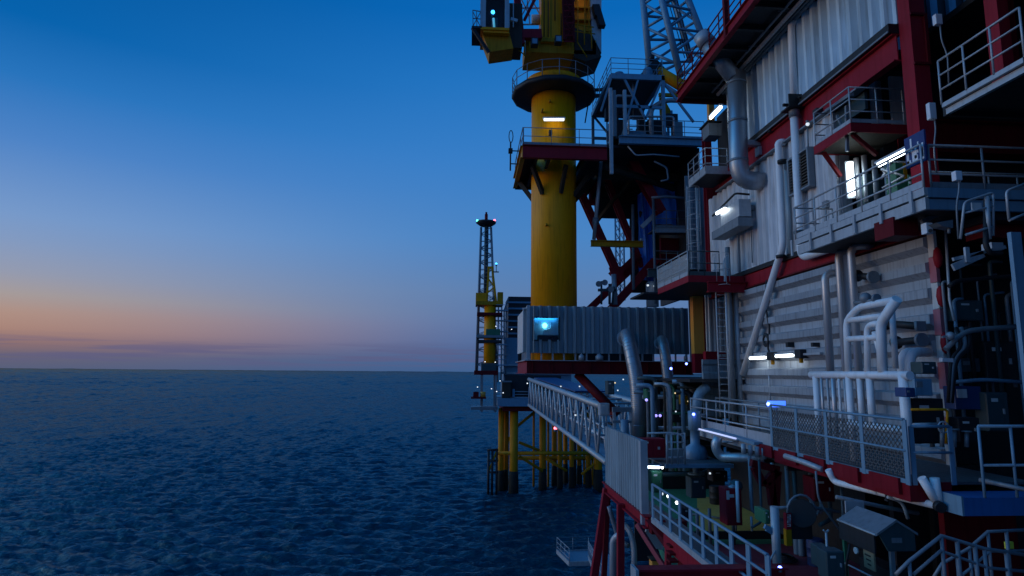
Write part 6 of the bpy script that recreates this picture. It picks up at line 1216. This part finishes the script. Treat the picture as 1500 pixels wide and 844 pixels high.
# small fittings on the claddings
for i, (x, y, X2, s, m, lab) in enumerate(((1100, 305, 13.05, .12, galvd, 'tiny grey box low on the middle cladding near the ballast box'), (1210, 300, 13.05, .14, galvd, 'tiny grey box on the middle cladding below the louvre'), (1128, 190, 13.0, .12, black, 'tiny black box by the red beam left of the downpipe'), (1196, 165, 12.95, .14, navy, 'dark bracket box on the red beam right of the downpipe'), (1155, 505, 13.0, .1, navy, 'tiny dark fitting on the ribbed wall above the right wall lamp'), (1192, 505, 13.0, .08, navy, 'second tiny dark fitting on the ribbed wall above the tray'), (1360, 498, 13.0, .15, galvd, 'grey fitting on the ribbed wall by its striped edge'))):
    q = XP(x, y, X2); t = thing('wall_fitting', lab, 'box', q, 'small fittings on the cladding walls'); build('case', MB().box(q.x - .08, WX + .1, q.y - s, q.y + s, q.z - s, q.z + s), m, t)
for i, (pts, lab) in enumerate((([(1100, 330), (1102, 385)], 'thin conduit low on the middle cladding near the ladder cage'), ([(1210, 308), (1212, 352)], 'thin conduit below the grey box under the louvre'), ([(1183, 188), (1184, 225)], 'thin conduit from the greenish lamp down to the louvre'))):
    pipe(lab, [XP(x, y, 13.02) for x, y in pts], .03, galvd, group='thin conduits on the middle cladding', n=8)

t = thing('unseen_platform_block', 'unseen bulk of the platform decks, added past the camera to shade the right', 'platform', (22, 4, 20))  # decks out of view, added to darken the lower right
build('unseen_overhead_deck', MB().box(12.2, 34, -12, 14.2, 33.6, 34.2), navy, t)
build('unseen_side_block', MB().box(13, 34, -14, 5, 8, 33.5), navy, t)

# loose gear on the lower deck
def bottle(lab, x, y, m):
    g = ZP(x, y, DZ + .01); t = thing('gas_cylinder', lab, 'gas cylinder', g, 'gas cylinders on the lower deck')
    build('bottle', MB().lathe(g, [(.11, 0), (.12, .03), (.12, 1.1), (.1, 1.22), (.04, 1.32)], 14), m, t); build('valve', MB().cyl(g + V((0, 0, 1.32)), g + V((0, 0, 1.45)), .03, 8).beam(g + V((-.06, 0, 1.42)), g + V((.06, 0, 1.42)), .03, .03), galvd, t)
for i, (x, y, m) in enumerate(((1168, 812, steelb), (1175, 814, steelb), (1182, 813, galvd))): bottle('%s gas cylinder of the trio standing left of the teal panel' % ('left', 'middle', 'right')[i], x, y, m)
for i, (x, y, m, lab) in enumerate(((1112, 742, teal, 'dull teal drum at the right end of the yellow deck'), (1048, 738, navy, 'dark drum on the green deck left of the red cabinet'), (1196, 828, blue, 'blue drum standing in front of the gas cylinders'))):
    g = ZP(x, y, DZ + .012); t = thing('drum', lab, 'drum', g, 'drums on the lower deck'); build('shell', MB().lathe(g, [(.28, 0), (.29, .02), (.29, .28), (.305, .3), (.29, .32), (.29, .58), (.305, .6), (.29, .62), (.29, .86), (.28, .88)], 18), m, t); build('lid', MB().cyl(g + V((0, 0, .88)), g + V((0, 0, .89)), .26, 18), m, t)
g = ZP(1150, 822, DZ + .03); t = thing('hose_coil', 'coiled dark hose lying on the red deck near the pale blue post', 'hose', g)
build('coil', MB().tube([g + V(((.45 - .004 * k) * math.cos(k * .4), (.45 - .004 * k) * math.sin(k * .4), .03 + .003 * k)) for k in range(60)], .035, 6), navy, t)
g = ZP(1078, 786, DZ + .02); t = thing('deck_valve', 'upright hand wheel valve on the green path in front of the yellow deck', 'valve', g)
build('stem', MB().cyl(g, g + V((0, 0, .7)), .06, 8), galvd, t); build('hand_wheel', MB().tube([g + V((.18 * math.cos(k * .524), .18 * math.sin(k * .524), .72)) for k in range(13)], .02, 6), red, t)
for i, (a, b) in enumerate(((( 1000, 752), (1058, 760)), ((1120, 765), (1230, 812)))):
    p, q = ZP(*a, DZ + .06), ZP(*b, DZ + .06); pipe(('grey deck pipe crossing the green deck left of the red cabinet', 'grey deck pipe running along the red deck to the teal panel')[i], [p, p.lerp(q, .5) + V((0, .2, 0)), q], .05, galvd, .5, group='deck pipes')

# ------------------------------------------------------------------ output
SC.view_settings.view_transform = 'Standard'; SC.view_settings.look = 'None'; SC.view_settings.exposure = 0; SC.view_settings.gamma = 1
SC.view_settings.use_curve_mapping = False
SC.render.engine = 'CYCLES'; SC.cycles.use_denoising = True
SC.cycles.max_bounces = 6; SC.cycles.sample_clamp_indirect = 4
